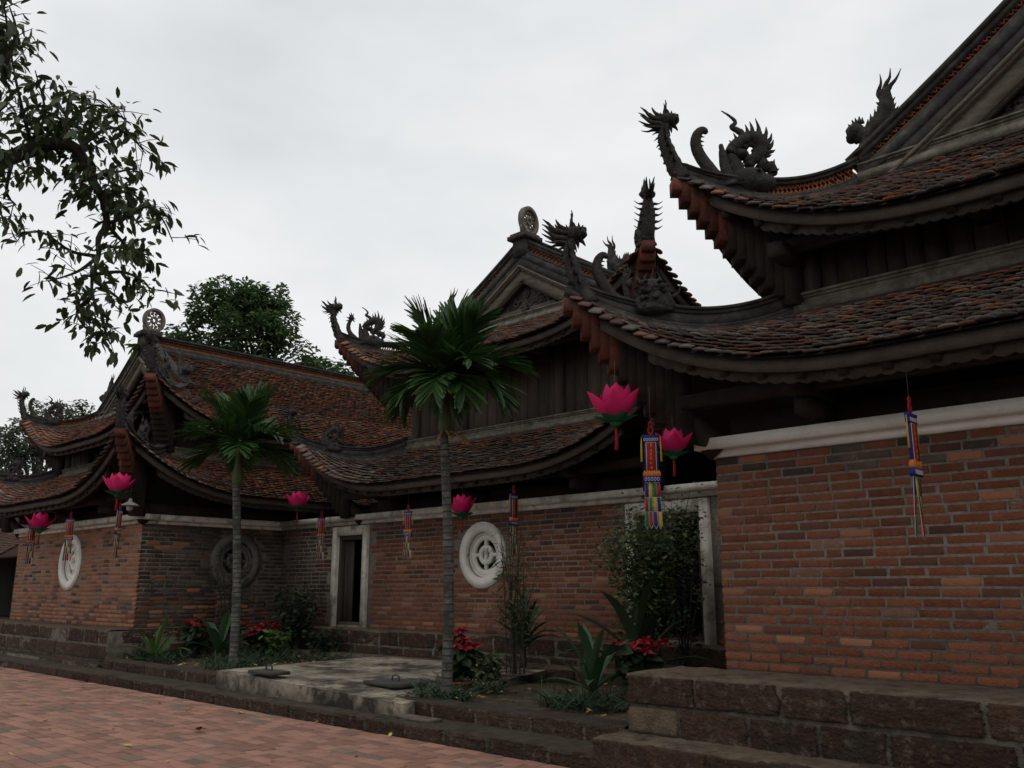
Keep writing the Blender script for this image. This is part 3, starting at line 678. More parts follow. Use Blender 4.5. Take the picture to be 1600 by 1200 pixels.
def hall(label, cx, y0, D, up, which):
    hw = 3.55; org = np.array((cx, y0, 0.0))
    root = thing('temple_hall', label, 'temple', (cx, y0, 0), 0, 'three halls of the temple')
    lo = Tier(hw, D, 1.04, -.70, 3.40, 4.36, 1.16, 3.3, .0, 2.6)
    hi = Tier(hw, D, .20 if which != 'mid' else .46, -1.28 if which != 'mid' else -1.12, 4.86+up*.84, 5.86+up*.74, 1.06, 3.0, .0, 2.6); hi.ridge = 7.38+up*.6; hi.stepw = .016 if which == 'mid' else .006
    yg = -hi.ot
    # ---- walls
    wx0, wx1 = (-hw, hw) if which != 'mid' else (-6.42, 6.56)
    zc = 2.13; holes = []; wins = []
    if which == 'far': holes = [(-.42, .42, zc-.42, zc+.42)]; wins = [(0.0, .60)]
    if which == 'mid': holes = [(-.40, .38, zc-.39, zc+.39), (-4.30, -3.40, .84, 2.76), (3.27, 4.43, .84, 2.76)]; wins = [(-.01, .56)]
    mb = MB(); wall_box(mb, wx0+.006, wx1-.006, .006, .35, .70, ZT, holes)
    ew = mb.build('end_wall', M['mortar'], root)
    items = []
    def skip(x, z, h):
        for wx, R in wins:
            if abs(x-wx) < R+h and math.hypot(max(abs(x-wx)-h, 0), z-zc) < R*.97 and math.hypot(x-wx, z-zc) < R+.10: return True
        if which == 'mid':
            for a, b in ((-4.44, -3.26), (3.13, 4.57)):
                if a-h*.95 < x < b+h*.95 and .80 < z < 2.9: return True
        return False
    def kf(x, z):
        r = random.random()
        if which == 'far': return 4 if r < .74 else (1 if r < .84 else (0 if r < .95 else 3))
        if which == 'mid':
            if x < -3.3: return 3 if r < .85 else 1
            if x > 4.4: return 0 if r < .5 else 3
            if z > 2.45: return 1 if r < .45 else (3 if r < .65 else 0)
            return 0 if r < .76 else (1 if r < .88 else (2 if r < .90 else 4))
        if z > 2.6 and r < .3: return 3
        return 0 if r < .76 else (1 if r < .88 else (2 if r < .91 else 4))
    items.append((ew, kf, brick_spots(wx0, wx1, ZB, ZT, skip), 'end', .02))
    for wx, R in wins: round_window(root, wx, zc, 0, R, 'end', 'plaster')
    if wins:
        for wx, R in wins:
            mb = MB(); mb.box((wx-.7, .36, zc-.7), (wx+.7, .40, zc+.7)); mb.build('shade_panel', M['shade_black'], root)  # added black sheet, paints the darkness inside the window
    # side wall facing +x
    sh = [(1.72, 2.52, zc-.42, zc+.42)] if which == 'far' else []
    if which == 'far':
        mb = MB(); n0 = mb.n; wall_box(mb, .36, D, -.35, -.006, .70, ZT, sh)
        V = np.concatenate(mb.v); V = np.stack([hw+V[:, 1], V[:, 0], V[:, 2]], 1); Fq = [f[::-1] for f in mb.f]
        sw = MB().add(V, Fq).build('side_wall', M['mortar_old'], root)
        sk = lambda x, z, h: math.hypot(max(abs(x-2.12)-h, 0), z-zc) < .56 and abs(x-2.12) < .58+h and math.hypot(x-2.12, z-zc) < .68
        items.append((sw, lambda a, z: 3 if random.random() < (.93 if z > 1.35 else .6) else random.choice((0, 1, 4)), brick_spots(.02, 3.4, ZB, ZT, sk), '+x', hw-.02))
        round_window(root, 2.12, zc, hw, .58, '+x', 'stone_ring', True)
    else:
        mb = MB(); mb.box((hw-.35, .36, .7), (hw-.006, D, ZT)); mb.build('side_wall', M['brick_red'], root)
    mb = MB(); mb.box((-hw+.006, .36, .7), (-hw+.35, D, ZT)); mb.build('side_wall', M['brick_red'], root)
    mb = MB(); mb.box((-hw, D-.3, .7), (hw, D, ZT)); mb.build('back_wall', M['brick_red'], root)
    lay_bricks(items, org)
    # ---- cornice
    mb = MB(); e = .0
    for z0, z1, pr in ((ZT, ZT+.075, .05), (ZT+.075, ZT+.185, .15)):
        if which == 'mid': mb.box((wx0, -pr, z0), (wx1, .3, z1))
        else:
            mb.box((-hw-pr, -pr, z0), (hw+pr, .3, z1)); mb.box((hw-.3, .3, z0), (hw+pr, D, z1)); mb.box((-hw-pr, .3, z0), (-hw+.3, D, z1))
    mb.build('cornice', M['plaster'] if which == 'near' else M['plaster_old'], root)
    # ---- doors of the middle hall
    if which == 'mid':
        for a, b, side in ((-4.44, -3.26, 0), (3.13, 4.57, 1)):
            mb = MB(); j = .15
            mb.box((a, -.06, .80), (a+j, .30, 2.80)); mb.box((b-j, -.06, .80), (b, .30, 2.80)); mb.box((a+j, -.06, 2.62), (b-j, .30, 2.80)); 
            d = mb.build('door', M['plaster_old'], root)
            MB().box((a-.05, -.16, .70), (b+.05, .30, .80)).build('door_sill', M['lat_top'], d)
            w = MB(); w.box((a+j, .02, .8), (a+j+.08, .2, 2.62)); w.box((b-j-.08, .02, .8), (b-j, .2, 2.62)); w.box((a+j+.08, .02, 2.53), (b-j-.08, .2, 2.62)); w.box((a+j+.08, .02, .8), (b-j-.08, .2, .9))
            w.build('door_frame', M['wood'], d)
            lw = (b-a-2*j-.16)*(.5 if side else .42)
            l = MB(); x = a+j+.09
            for k in range(3): l.box((x+k*lw/3+.004, .10, .91), (x+(k+1)*lw/3-.004, .135, 2.52))
            l.build('door_leaf', M['wood'], d)
            if side:
                s = MB(); s.box((a+j+.02, -.004, 1.72), (a+j+.075, .018, 1.90)); st = s.build('door_plate', M['orange_cloth'], d)
                t = MB()
                for q in (1.75, 1.79, 1.83): t.box((a+j+.035, -.008, q), (a+j+.06, -.003, q+.018))
                t.build('door_mark', M['yellow_cloth'], d)
            MB().box((a-.1, .42, .7), (b+.1, .46, 3.0)).build('shade_panel', M['shade_black'], root)  # added black sheet behind the opening, shade put in as colour
        MB().box((-6.5, .36, 2.84), (6.5, 1.7, 2.95)).build('inner_ceiling', M['wood_dark'], root)
    # ---- dark timber with a solid core added to block light, upper wall
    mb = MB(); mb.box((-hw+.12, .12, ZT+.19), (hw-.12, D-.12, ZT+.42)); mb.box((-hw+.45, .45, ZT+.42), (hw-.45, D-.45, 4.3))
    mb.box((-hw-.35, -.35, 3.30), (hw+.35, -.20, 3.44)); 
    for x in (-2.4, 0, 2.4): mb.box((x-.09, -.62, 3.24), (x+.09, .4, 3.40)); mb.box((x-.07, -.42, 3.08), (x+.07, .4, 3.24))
    mb.build('timber_and_core', M['wood_dark'], root)
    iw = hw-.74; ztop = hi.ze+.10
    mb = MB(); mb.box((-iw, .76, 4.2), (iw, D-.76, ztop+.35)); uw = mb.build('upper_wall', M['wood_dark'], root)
    x = -iw; k = 0
    while x < iw-.05:
        w = random.uniform(.17, .30)
        if k % 6 == 0: mb = MB(); tube(mb, [(x+.1, .70, 4.25), (x+.1, .70, ztop+.2)], .10, 10); mb.build('post', M['wood'], uw, smooth=True); w = .2
        else: MB().box((x+.006, .705+random.uniform(0, .012), 4.25), (min(x+w, iw)-.006, .755, ztop+.25)).build('plank', M['wood'], uw)
        x += w; k += 1
    # brackets under the upper eave
    mb = MB(); mb.box((-iw-.3, .32, ztop-.05), (iw+.3, .46, ztop+.10))
    for x in (-iw, -1.0, 1.0, iw): mb.box((x-.08, .10, ztop-.14), (x+.08, .8, ztop+.02))
    mb.build('upper_beam', M['wood_dark'], root)
    # ---- roofs
    lr = place('lower_roof', None, root); ur = place('upper_roof', None, root); tiles = []
    def wear_lo(o, a, i):
        t = (lo.oe-o)/(lo.oe-lo.ot); r = random.random(); c = max(0, abs(a)/(hw+o)-.55)/.45 if abs(a) <= hw+o else 0
        pr = (.05+.55*max(0, t-.55)/.45)*(1-.9*c) if which != 'far' else .28+.40*t
        return 0 if r < pr else (1 if r < pr+.34 else (2 if r < .93 else 3))
    def wear_hi(o, a, i):
        r = random.random(); pr = .34 if which != 'far' else .52
        if which == 'near': pr = .16
        return 0 if r < pr else (1 if r < pr+.30 else (2 if r < .96 else 3))
    sides = {'near': ('end',), 'mid': ('end', '+x'), 'far': ('end', '+x')}[which]
    for part, tier, wr in ((lr, lo, wear_lo), (ur, hi, wear_hi)):
        mb = MB()
        for s in ('end', '+x', '-x'):
            V, Fq = tier.grid(s, 0, 64, 12); mb.add(V, Fq)
            if tier.ridge and s != 'end': V, Fq = tier.grid(s, 0, 30, 12, tier.ot, -tier.hw); mb.add(V, Fq)
        mb.build('deck', M['deck'], part)
        for s in sides:
            P, R, Mi = tile_spots(tier, s, (-tier.hw+.06 if (tier.ridge and s != 'end') else tier.ot), wr)
            for p, r, m in zip(P, R, Mi):
                w = p+org
                if which != 'near' and s == '+x' and w[1] > 24: continue
                tiles.append((np.linalg.norm(w-CAM)+(0 if inframe(w, 2) else 1000), part, p, r, m))
        eave_trim(part, tier, 'end'); 
        if which != 'near': eave_trim(part, tier, '+x')
    tiles.sort(key=lambda t: t[0])
    me = [MB().add(TBV, TBF).mesh('tile', m) for m in TILES]
    for d, part, p, r, m in tiles[:300]:
        place('tile', me[m], part, p, Matrix(r.tolist()).to_euler())
    for part in (lr, ur):
        q = [t for t in tiles[300:] if t[1] is part]
        MB().stamp(TBV, TBF, [t[2] for t in q], [t[3] for t in q], None, [t[4] for t in q]).build('tile_field', TILES, part, kind='stuff')
    # hips with their ornaments
    for sx in (-1, 1):
        hip_set(lr, lo, sx, {'near': [('neck', .93, .10, 1.1), ('curl', .68, .20, 1.0), ('perch', .60, .28, 1.0), ('beast', .40, .16, 1.0)], 'mid': [('neck', 1.03, .05, .9), ('flame', .45, .16, .85)],
                             'far': [('neck', 1.03, .05, .9), ('curl', .62, .18, .9), ('flame', .25, .16, .85)]}[which])
        hip_set(ur, hi, sx, {'near': [('neck', .19, .06, 1.0), ('curl', -.13, .20, 1.15), ('flame', -.38, .20, 1.1)], 'mid': [('neck', .45, .06, 1.05), ('small', .22, .20, 1.0), ('flame', -.06, .20, 1.0)],
                             'far': [('neck', .19, .06, .95), ('curl', -.02, .20, .95), ('flame', -.36, .18, .9)]}[which], True)
    # band where the lower roof meets the upper wall
    iw2 = hw-.70
    ridge_band(lr, 'wall_band', [(x, .62, lo.zt+.01) for x in np.linspace(-iw2, iw2, 12)], (0, 1, 0), None, (.05, .05, .06), .14, m='ridge_pale')
    ridge_band(lr, 'wall_band', [(iw2+.08, y, lo.zt+.01) for y in np.linspace(.7, D-.7, 12)], (1, 0, 0), None, (.05, .05, .06), .14, m='ridge_pale')
    # ---- gable
    g = place('gable', None, root)
    ap = hi.ridge; bw = hw+hi.ot
    prof = [(hw+o, hi.zprof(o)) for o in np.linspace(hi.ot, -hw, 14)]
    V = [(x, yg+.10, z-.05) for x, z in prof]+[(-x, yg+.10, z-.05) for x, z in prof[::-1][1:]]+[(0, yg+.10, hi.zt-.2)]
    n = len(V); V2 = [(a, b+.2, c) for a, b, c in V]
    MB().add(V+V2, [(i, (i+1) % n, n-1) for i in range(n-2)]+[(i, i+1, n+i+1, n+i) for i in range(n-2)]).build('gable_panel', M['carved'], g)
    for sx in (-1, 1):
        path = [(sx*x, yg, z) for x, z in prof]
        ridge_band(g, 'gable_coping', [(sx*x, yg-.02, z+.01) for x, z in prof], (0, 1, 0), 0.0, (.10, .10, .11), .20, .105)
        for nm, s0, s1, a, b, mm in (('barge_band', -.15, -.02, -.24, -.03, 'ridge'), ('barge_moulding', -.21, -.02, -.28, -.235, 'wood_barge'), ('barge_moulding', -.18, -.02, -.32, -.275, 'wood_barge'), ('bargeboard', -.13, -.02, -.55, -.315, 'wood_barge'), ('barge_moulding', -.10, -.02, -.585, -.545, 'wood')):
            V = []
            for x, z in prof:
                for yy, dz in ((s0, a), (s1, a), (s1, b), (s0, b)): V.append((sx*x*.99, yg+yy, z+dz))
            k = len(prof); MB().add(V, [(4*i+j, 4*i+(j+1) % 4, 4*i+4+(j+1) % 4, 4*i+4+j) for i in range(k-1) for j in range(4)]+[(3,2,1,0)]).build(nm, M[mm], g)
        place('gable_dragon', ORN['gable'], g, (sx*(bw-.02), yg-.02, hi.zt+.28), (0, 0, 0 if sx < 0 else math.pi), (.95, 1.2, .95))
    # carved scrolls in the gable field
    mb = MB(); rr = random.Random(5)
    for k in range(150):
        x = rr.uniform(-bw*.85, bw*.85); zmax = hi.zprof(-hw+abs(x))-.60
        if zmax < hi.zt+.05: continue
        z = rr.uniform(hi.zt+.02, zmax); r0 = rr.uniform(.05, .13); a0 = rr.uniform(0, 6.28); sg = rr.choice((-1, 1))
        pts = [(x+r0*(1-t*.8)*math.cos(a0+sg*t*8), yg+.085, z+r0*(1-t*.8)*math.sin(a0+sg*t*8)) for t in np.linspace(0, 1, 12)]
        tube(mb, pts, np.linspace(.012, .03, 12), 5, 0, 1.4)
    mb.build('carving', M['carved'], g, kind='stuff')
    for x in (-1.35, -.45, .45, 1.35):          # cloud-shaped feet of the carved panel
        mb = MB(); s = 1 if x > 0 else -1
        pts = [(x-.42, hi.zt+.10), (x-.34, hi.zt+.02), (x-.20, hi.zt+.06), (x, hi.zt-.04), (x+.20, hi.zt+.06), (x+.34, hi.zt+.02), (x+.42, hi.zt+.10), (x+.30, hi.zt+.24), (x-.30, hi.zt+.24)]
        V = [(a, yg-.02, b+.06) for a, b in pts]+[(a, yg+.09, b+.06) for a, b in pts]; n = len(pts)
        mb.add(V, [tuple(range(n))[::-1], tuple(range(n, 2*n))]+[(i, (i+1) % n, n+(i+1) % n, n+i) for i in range(n)])
        for q in (-.2, 0, .2): tube(mb, [(x+q+.07*(1-t*.7)*math.cos(t*7), yg-.03, hi.zt+.17+.07*(1-t*.7)*math.sin(t*7)) for t in np.linspace(0, 1, 10)], .014, 5)
        mb.build('cloud_carving', M['carved'], g)
    ridge_band(g, 'skirt_band', [(x, yg-.10, hi.zt+.01) for x in np.linspace(-bw-.02, bw+.02, 10)], (0, 1, 0), None, (.05, .05, .05), .13, m='ridge_pale')
    # apex block, pierced wheel, main ridge
    mb = MB(); mb.box((-.16, yg-.20, ap-.05), (.16, yg+.18, ap+.30)); mb.box((-.24, yg-.28, ap+.30), (.24, yg+.24, ap+.38)); mb.box((-.20, yg-.24, ap+.38), (.20, yg+.20, ap+.43))
    mb.build('apex_block', M['ridge'], g)
    place('pierced_wheel', WHEEL, g, (0, yg+.02, ap+.43), (math.radians(-14), 0, .12), (1.1, 1.08, 1.16))
    ridge_band(ur, 'main_ridge', [(0, y, ap-.02) for y in np.linspace(yg+.1, D-yg, 40)], (1, 0, 0), 0.0, (.15, .13, .10), .24, .105)
    # ---- laterite plinth
    if which == 'near':
        mb = MB(); mb.box((-4.02, -.905, .0), (hw+.4, .05, .77)); mb.box((-4.10, -1.345, -.05), (hw+.4, -.88, .26))
        pl_ = mb.build('plinth', M['lat_mortar'], root)
        stone_run(pl_, -4.06, 3.2, -.80, .26, .53, .80, .72); stone_run(pl_, -4.06+.55, 3.2, -.80, .26, .25, .535, .72); stone_run(pl_, -4.06, -3.50, -.80, .25, .27, .535, .6, pale_stone_me)
        stone_run(pl_, -4.14, 3.2, -1.23, .28, -.06, .29, 1.15); stone_run(pl_, -.85, .1, -3.96, .2, .54, .80, .6, axis='y'); stone_run(pl_, -.85, .1, -3.96, .2, .28, .53, .7, axis='y')
        dusty_cap(pl_, -4.05, 3.2, -.90, .0, .802, 3); dusty_cap(pl_, -4.12, 3.2, -1.33, -.90, .287, 4)
    elif which == 'far':
        mb = MB(); mb.box((-12, -.685, .0), (hw+.545, .05, .775)); mb.box((hw-.1, .05, 0), (hw+.545, 3.3, .775)); mb.box((-12, -.95, 0), (hw+.6, -.66, .21))
        pl_ = mb.build('plinth', M['lat_mortar'], root)
        stone_run(pl_, -7.5, hw+.55, -.58, .22, .53, .80, .8); stone_run(pl_, -7.5, hw+.55, -.58, .22, .25, .53, .85); stone_run(pl_, -8, hw+.62, -.82, .26, .0, .24, 1.0)
        stone_run(pl_, -.45, 3.1, hw+.45, .2, .53, .80, .8, axis='y'); stone_run(pl_, -.45, 3.1, hw+.45, .2, .26, .53, .8, axis='y')
        dusty_cap(pl_, -8, hw+.54, -.68, .0, .802, 5); dusty_cap(pl_, hw-.02, hw+.54, .0, 3.2, .80, 6)
    else:
        mb = MB(); mb.box((-6.3, -.425, .0), (6.5, .05, .765)); mb.box((-6.2, -.85, 0), (6.5, -.40, .38))
        pl_ = mb.build('plinth', M['lat_mortar'], root)
        stone_run(pl_, -6.2, 6.4, -.32, .24, .53, .80, .75); stone_run(pl_, -6.2, 6.4, -.32, .24, .26, .53, .8)
        stone_run(pl_, 1.0, 6.4, -.80, .24, .18, .43, .6); dusty_cap(pl_, -6.2, 6.45, -.42, .0, .802, 7); dusty_cap(pl_, 1.0, 6.45, -.86, -.42, .432, 8)
    return root
dusty_cap(kerb, -34, -5.2, 6.48, 6.98, .150, 11, .02, 'lat_dark'); dusty_cap(kerb, -16.9, -5.25, 6.97, 7.22, .312, 12, .02, 'lat_dark')
hall('brick temple hall nearest at right with two-tiered curved roof and laterite base', -1.10, YW, 15.0, 0, 'near')
hall('set-back middle temple hall with tall gable, white round window and two doorways', -11.25, 11.0, 8.6, 1, 'mid')
hall('farthest temple hall at left with long tiled slope and orange brick end wall', -21.32, YW, 15.0, 0, 'far')
# ---------------------------------------------------------------- far-left tiled gallery behind the farthest hall
def pix(px, py, y=None, z=None):
    d = ray(px, py); return CAM+d*((y/d[1]) if y is not None else (z-EYE)/d[2])
gal = thing('tiled_gallery', 'low dark gallery with tiled roof past the far hall at left edge', 'building', (-33.5, 10.0, 0))
MB().box((-9, 1.2, 0), (4.5, 1.3, 3.0)).build('back_wall', M['shade_black'], gal)  # wall coloured near-black to paint the shade inside the gallery
MB().box((-9, -.3, 0), (4.5, 1.2, .62)).build('base', M['laterite'], gal)
for x in (-8, -5.5, -3, -.5, 2.0): mb = MB(); tube(mb, [(x, 0, .6), (x, 0, 2.7)], .11, 10); mb.build('post', M['wood_dark'], gal, smooth=True)
mb = MB(); mb.add([(-9.5,-.9,2.52),(4.5,-.9,2.52),(4.5,2.2,4.6),(-9.5,2.2,4.6),(-9.5,-.9,2.45),(4.5,-.9,2.45),(4.5,2.2,4.5),(-9.5,2.2,4.5)], [(0,1,2,3),(7,6,5,4),(0,4,5,1),(1,5,6,2),(2,6,7,3),(3,7,4,0)])
gr = mb.build('roof', M['deck'], gal)
P, R, mi = [], [], []
for i in range(30):
    for k in range(93):
        q = i/30; P.append((-9.45+k*TW+(i % 2)*TW/2, -.92+3.1*q, 2.54+2.08*q)); f = np.array((random.gauss(0, .04), 3.1, 1.75)); f /= np.linalg.norm(f)
        s = np.cross(f, (0, 0, 1)); s /= np.linalg.norm(s); R.append(np.stack([s, f, np.cross(s, f)], 1)); mi.append(random.choice((1, 2, 2, 1, 0)))
MB().stamp(TBV, TBF, P, R, None, mi).build('tile_field', TILES, gr, kind='stuff')

# ---------------------------------------------------------------- concrete tank top with its two covers
tank = thing('concrete_tank', 'stained low concrete tank slab between the two palms', 'tank', (-10.3, 8.3, 0))
T = [(-12.40, 6.74, .395), (-8.14, 6.72, .285), (-8.95, 10.05, .40), (-12.75, 9.95, .41)]
c = np.array((-10.3, 8.3, 0))
V = [(x-c[0], y-c[1], .02) for x, y, z in T]+[(x-c[0], y-c[1], z) for x, y, z in T]
mb = MB().add(V, [(3,2,1,0),(0,1,5,4),(1,2,6,5),(2,3,7,6),(3,0,4,7)])
n = 14; G = []
for j in range(n+1):
    for i in range(n+1):
        u, v = i/n, j/n; p = (np.array(T[0])*(1-u)+np.array(T[1])*u)*(1-v)+(np.array(T[3])*(1-u)+np.array(T[2])*u)*v
        G.append((p[0]-c[0], p[1]-c[1], p[2]+.003+(random.uniform(-.006, .006) if 0 < i < n and 0 < j < n else 0)))
mb.add(G, [(j*(n+1)+i, j*(n+1)+i+1, (j+1)*(n+1)+i+1, (j+1)*(n+1)+i) for j in range(n) for i in range(n)])
mb.build('slab', M['concrete'], tank)
def hatch(px, py, w, d, rz, label):
    zz = .405 if px < 500 else .352; p = pix(px, py, z=zz); t = thing('hatch_cover', label, 'hatch cover', (p[0], p[1], zz), rz, 'covers lying on the tank')
    b = MB(); V, Fq = soft_box(.02); b.add(np.array(V)*np.array((w, d, .045))+np.array((0, 0, .024)), Fq); b.build('cover', M['hatch'], t)
    h = MB(); tube(h, smoothpath([(-.08, 0, .055), (-.07, 0, .105), (0, 0, .12), (.07, 0, .105), (.08, 0, .055)], 4), .011, 6); h.build('handle', M['hatch'], t)
    return t
hatch(420, 1053, .62, .30, -.04, 'flat dark cover on the far corner of the concrete tank')
hatch(618, 1070, .72, .52, -.10, 'dark slab cover with handle on the near right corner of the tank')
flat = thing('loose_slab', 'thin pale stone slab lying on the kerb by the tank corner', 'slab', tuple(pix(655, 1122, z=.17)))
V, Fq = soft_box(.04); MB().add(np.array(V)*np.array((.55, .2, .03))+np.array((0, 0, -.005)), Fq).build('slab', M['lat_mortar'], flat)

# ---------------------------------------------------------------- plants
def leaf_mesh(L, Wd, fold=.25, droop=.15, n=4, tip=.0, base=.15):
    V = []; Fq = []
    for i in range(n+1):
        t = i/n; w = Wd*.5*(base*(1-t)+math.sin(math.pi*min(1, t*.92+.06))**.8*(1-base*(1-t))) if t < 1 else Wd*.5*tip+.0005
        z = -droop*L*t*t; V += [(-w, L*t, z+fold*w), (0, L*t, z), (w, L*t, z+fold*w)]
    for i in range(n):
        a = i*3; Fq += [(a, a+1, a+4, a+3), (a+1, a+2, a+5, a+4)]
    return np.array(V), Fq
def rdirs(n, lo=-1, hi=1):
    a = rng.uniform(0, 2*np.pi, n); z = rng.uniform(lo, hi, n); s = np.sqrt(np.clip(1-z*z, 0, 1)); return np.stack([s*np.cos(a), s*np.sin(a), z], 1)
def scatter(mb, base, P, D, smin=.8, smax=1.2, mi=None):
    n = len(P); up = np.tile((0., 0, 1), (n, 1))+rng.normal(0, .45, (n, 3)); return mb.stamp(base[0], base[1], P, frames(D, up), rng.uniform(smin, smax, n), mi)
def strap_plant(label, loc, n, L, Wd, m='strap', up=.9, stem=0.0, seed=1, group=None):
    r = random.Random(seed); t = thing('strap_leaf_plant', label, 'plant', loc, 0, group)
    if stem: b = MB(); tube(b, [(0, 0, -.03), (.01, 0, stem*.5), (0, .01, stem)], [.05, .042, .035], 8); b.build('stem', M['bark'], t)
    else: b = MB(); tube(b, [(0, 0, -.05), (0, 0, .08)], [.05, .03], 8); b.build('stem', M[m], t)
    for k in range(n):
        az = k*2.4+r.uniform(-.3, .3); el = up*(1-.72*k/n)+r.uniform(-.08, .08); l = L*r.uniform(.75, 1.1)*(1-.2*k/n)
        b = MB(); V = []; Fq = []; N = 9; p = np.zeros(3); w0 = Wd*r.uniform(.8, 1.1); e = el*1.45; ca, sa = math.cos(az), math.sin(az); p[2] = stem*.96-.1*stem*k/n
        for i in range(N+1):
            q = i/N; w = w0*.5*(.45+.55*math.sin(math.pi*min(1, q*.8+.12))) if q < .75 else w0*.5*max(.03, (1-q)/.25)**.8
            s = np.array((-sa, ca, 0)); d = np.array((ca*math.cos(e), sa*math.cos(e), math.sin(e))); u = np.cross(d, s); u = u if u[2] > 0 else -u
            V += [p-s*w+u*w*.35, p.copy(), p+s*w+u*w*.35]
            p = p+d*l/N; e -= (.45+.6*r.random())*(1.0/N)*(.9+.9*(1-el))*(.4+1.3*i/N)
        for i in range(N): a = i*3; Fq += [(a, a+1, a+4, a+3), (a+1, a+2, a+5, a+4)]
        b.add(V, Fq).build('leaf', M[m], t, smooth=True)
    return t
def poinsettia(label, loc, h, rad, heads, seed, pot=False):
    r = random.Random(seed); t = thing('poinsettia', label, 'plant', loc)
    z0 = .0
    if pot:
        pm = potted(t, .16, .15); z0 = .12
    st = MB(); fo = MB(); base = leaf_mesh(.16, .095, .2, .25); br = leaf_mesh(.12, .06, .2, .25); LP, LD = [], []; hb = []
    for k in range(heads):
        a = k*2.4; q = rad*math.sqrt((k+.4)/heads); top = np.array((q*math.cos(a), q*math.sin(a), h*(1-.22*q/rad)+r.uniform(-.14, .05)))
        tube(st, smoothpath([(0, 0, z0), (top[0]*.4, top[1]*.4, z0+h*.45), top], 4), .010, 5); hb.append(top)
        for j in range(22):
            s = r.uniform(.25, .95); p = top*s*np.array((1, 1, 1))+np.array((0, 0, z0*(1-s))); aa = r.uniform(0, 6.28)
            LP.append(p); LD.append((math.cos(aa), math.sin(aa), r.uniform(-.55, .15)))
    st.build('stems', M['bark'], t)
    scatter(fo, base, np.array(LP), np.array(LD), .8, 1.5).build('foliage', M['leaf_dark'], t, kind='stuff')
    for top in hb:
        b = MB(); n = 9; a0 = r.uniform(0, 6)
        D = np.array([(math.cos(a0+i*6.283/n), math.sin(a0+i*6.283/n), r.uniform(-.1, .4)) for i in range(n)]); D2 = np.array([(math.cos(a0+.4+i*1.257), math.sin(a0+.4+i*1.257), .7) for i in range(5)])
        scatter(b, br, np.array([top]*n), D, .8, 1.15); scatter(b, br, np.array([top+np.array((0, 0, .015))]*5), D2, .45, .7); b.build('flower', M['poin_red'], t)
    return t
def potted(parent, r, h, m='terracotta'):
    b = MB(); prof = [(0, 0), (r*.7, 0), (r*.95, h*.85), (r*1.08, h*.86), (r*1.08, h), (r*.92, h), (r*.88, h*.8), (0, h*.8)]; n = 20; V = []
    for x, z in prof:
        for k in range(n): V.append((x*math.cos(6.2832*k/n), x*math.sin(6.2832*k/n), z-.01))
    b.add(V, [(i*n+k, i*n+(k+1) % n, (i+1)*n+(k+1) % n, (i+1)*n+k) for i in range(len(prof)-1) for k in range(n)]); return b.build('pot', M[m], parent)
def bush(label, loc, rad, h, n, leaf, m, seed, stems=7, z0=.05, name='leafy_shrub', droop=(-.6, .5), narrow=.5):
    r = random.Random(seed); t = thing(name, label, 'shrub', loc); st = MB(); P, D = [], []
    for k in range(stems):
        a = k*2.4+r.uniform(-.3, .3); q = rad*math.sqrt((k+.5)/stems); top = np.array((q*math.cos(a), q*math.sin(a), h*r.uniform(.75, 1.0)))
        path = smoothpath([(r.uniform(-.03, .03), r.uniform(-.03, .03), -.03), (top[0]*.35, top[1]*.35, h*.4), top], 6); tube(st, path, np.linspace(.012, .004, len(path)), 5)
        for j in range(n//stems):
            s = r.uniform(.2, 1.0)**.8; p = path[int(s*(len(path)-1))]+np.array((r.gauss(0, rad*.22), r.gauss(0, rad*.22), r.gauss(0, h*.06))); p[2] = max(p[2], z0)
            P.append(p); aa = r.uniform(0, 6.28); D.append((math.cos(aa), math.sin(aa), r.uniform(*droop)))
    st.build('stems', M['bark'], t); scatter(MB(), leaf_mesh(leaf, leaf*narrow, .2, .2, 3), np.array(P), np.array(D), .7, 1.3).build('foliage', M[m], t, kind='stuff'); return t
Z = .27
def gp(px, py, z=Z): p = pix(px, py, z=z); return (p[0], p[1], z)
poinsettia('red poinsettia in a shallow pot right beside the nearer palm trunk', (-8.62, 8.05, Z), .78, .24, 6, 3, True)
poinsettia('red poinsettia at the foot of the nearest brick hall', (-6.35, 8.75, Z), .80, .30, 9, 4)
poinsettia('crowded red poinsettia just right of the farther palm', (-15.9, 9.55, Z), .66, .40, 11, 5)
poinsettia('loose red poinsettia by the far hall corner', (-16.95, 8.75, Z), .72, .36, 6, 6)
strap_plant('fresh green strap-leaved plant in front of the poinsettia by the near hall', (-6.80, 8.45, Z), 13, .92, .115, 'strap', 1.0, .12, 3)
strap_plant('dark strap-leaved plant on a short stem by the round stone pot', (-9.45, 10.1, .40), 15, .92, .115, 'leaf_dark', 1.0, .30, 4)
strap_plant('tall broad-leaved plant behind the poinsettia near the right doorway', (-6.75, 9.35, Z), 9, 1.2, .17, 'leaf_dark', 1.05, .30, 5)
strap_plant('light green strap plant at the far hall plinth corner', (-16.55, 7.75, Z), 10, .95, .11, 'lime', .9, .05, 6)
strap_plant('broad green plant left of the farther palm trunk', (-16.1, 8.75, Z), 10, .95, .18, 'strap', .95, .10, 7)
bush('low leafy green shrub between near palm and bamboo pot', (-8.80, 8.75, Z), .26, .48, 190, .11, 'leaf', 3)
bush('small light green shrub right of the crowded poinsettia', (-15.15, 9.45, Z), .30, .60, 240, .11, 'lime', 4)
bush('dark tangled shrub left of the left doorway', (-15.9, 10.25, Z), .60, 1.45, 1100, .10, 'leaf_dark', 5, 12)
bush('dark shrub low against the plinth under the left doorway', (-14.75, 10.2, Z), .40, .65, 300, .10, 'leaf_dark', 15, 9)
bush('thin twiggy shrub before the grey stone round window', (-16.9, 9.35, Z), .46, 2.25, 1300, .05, 'leaf_dark', 6, 14, .5)
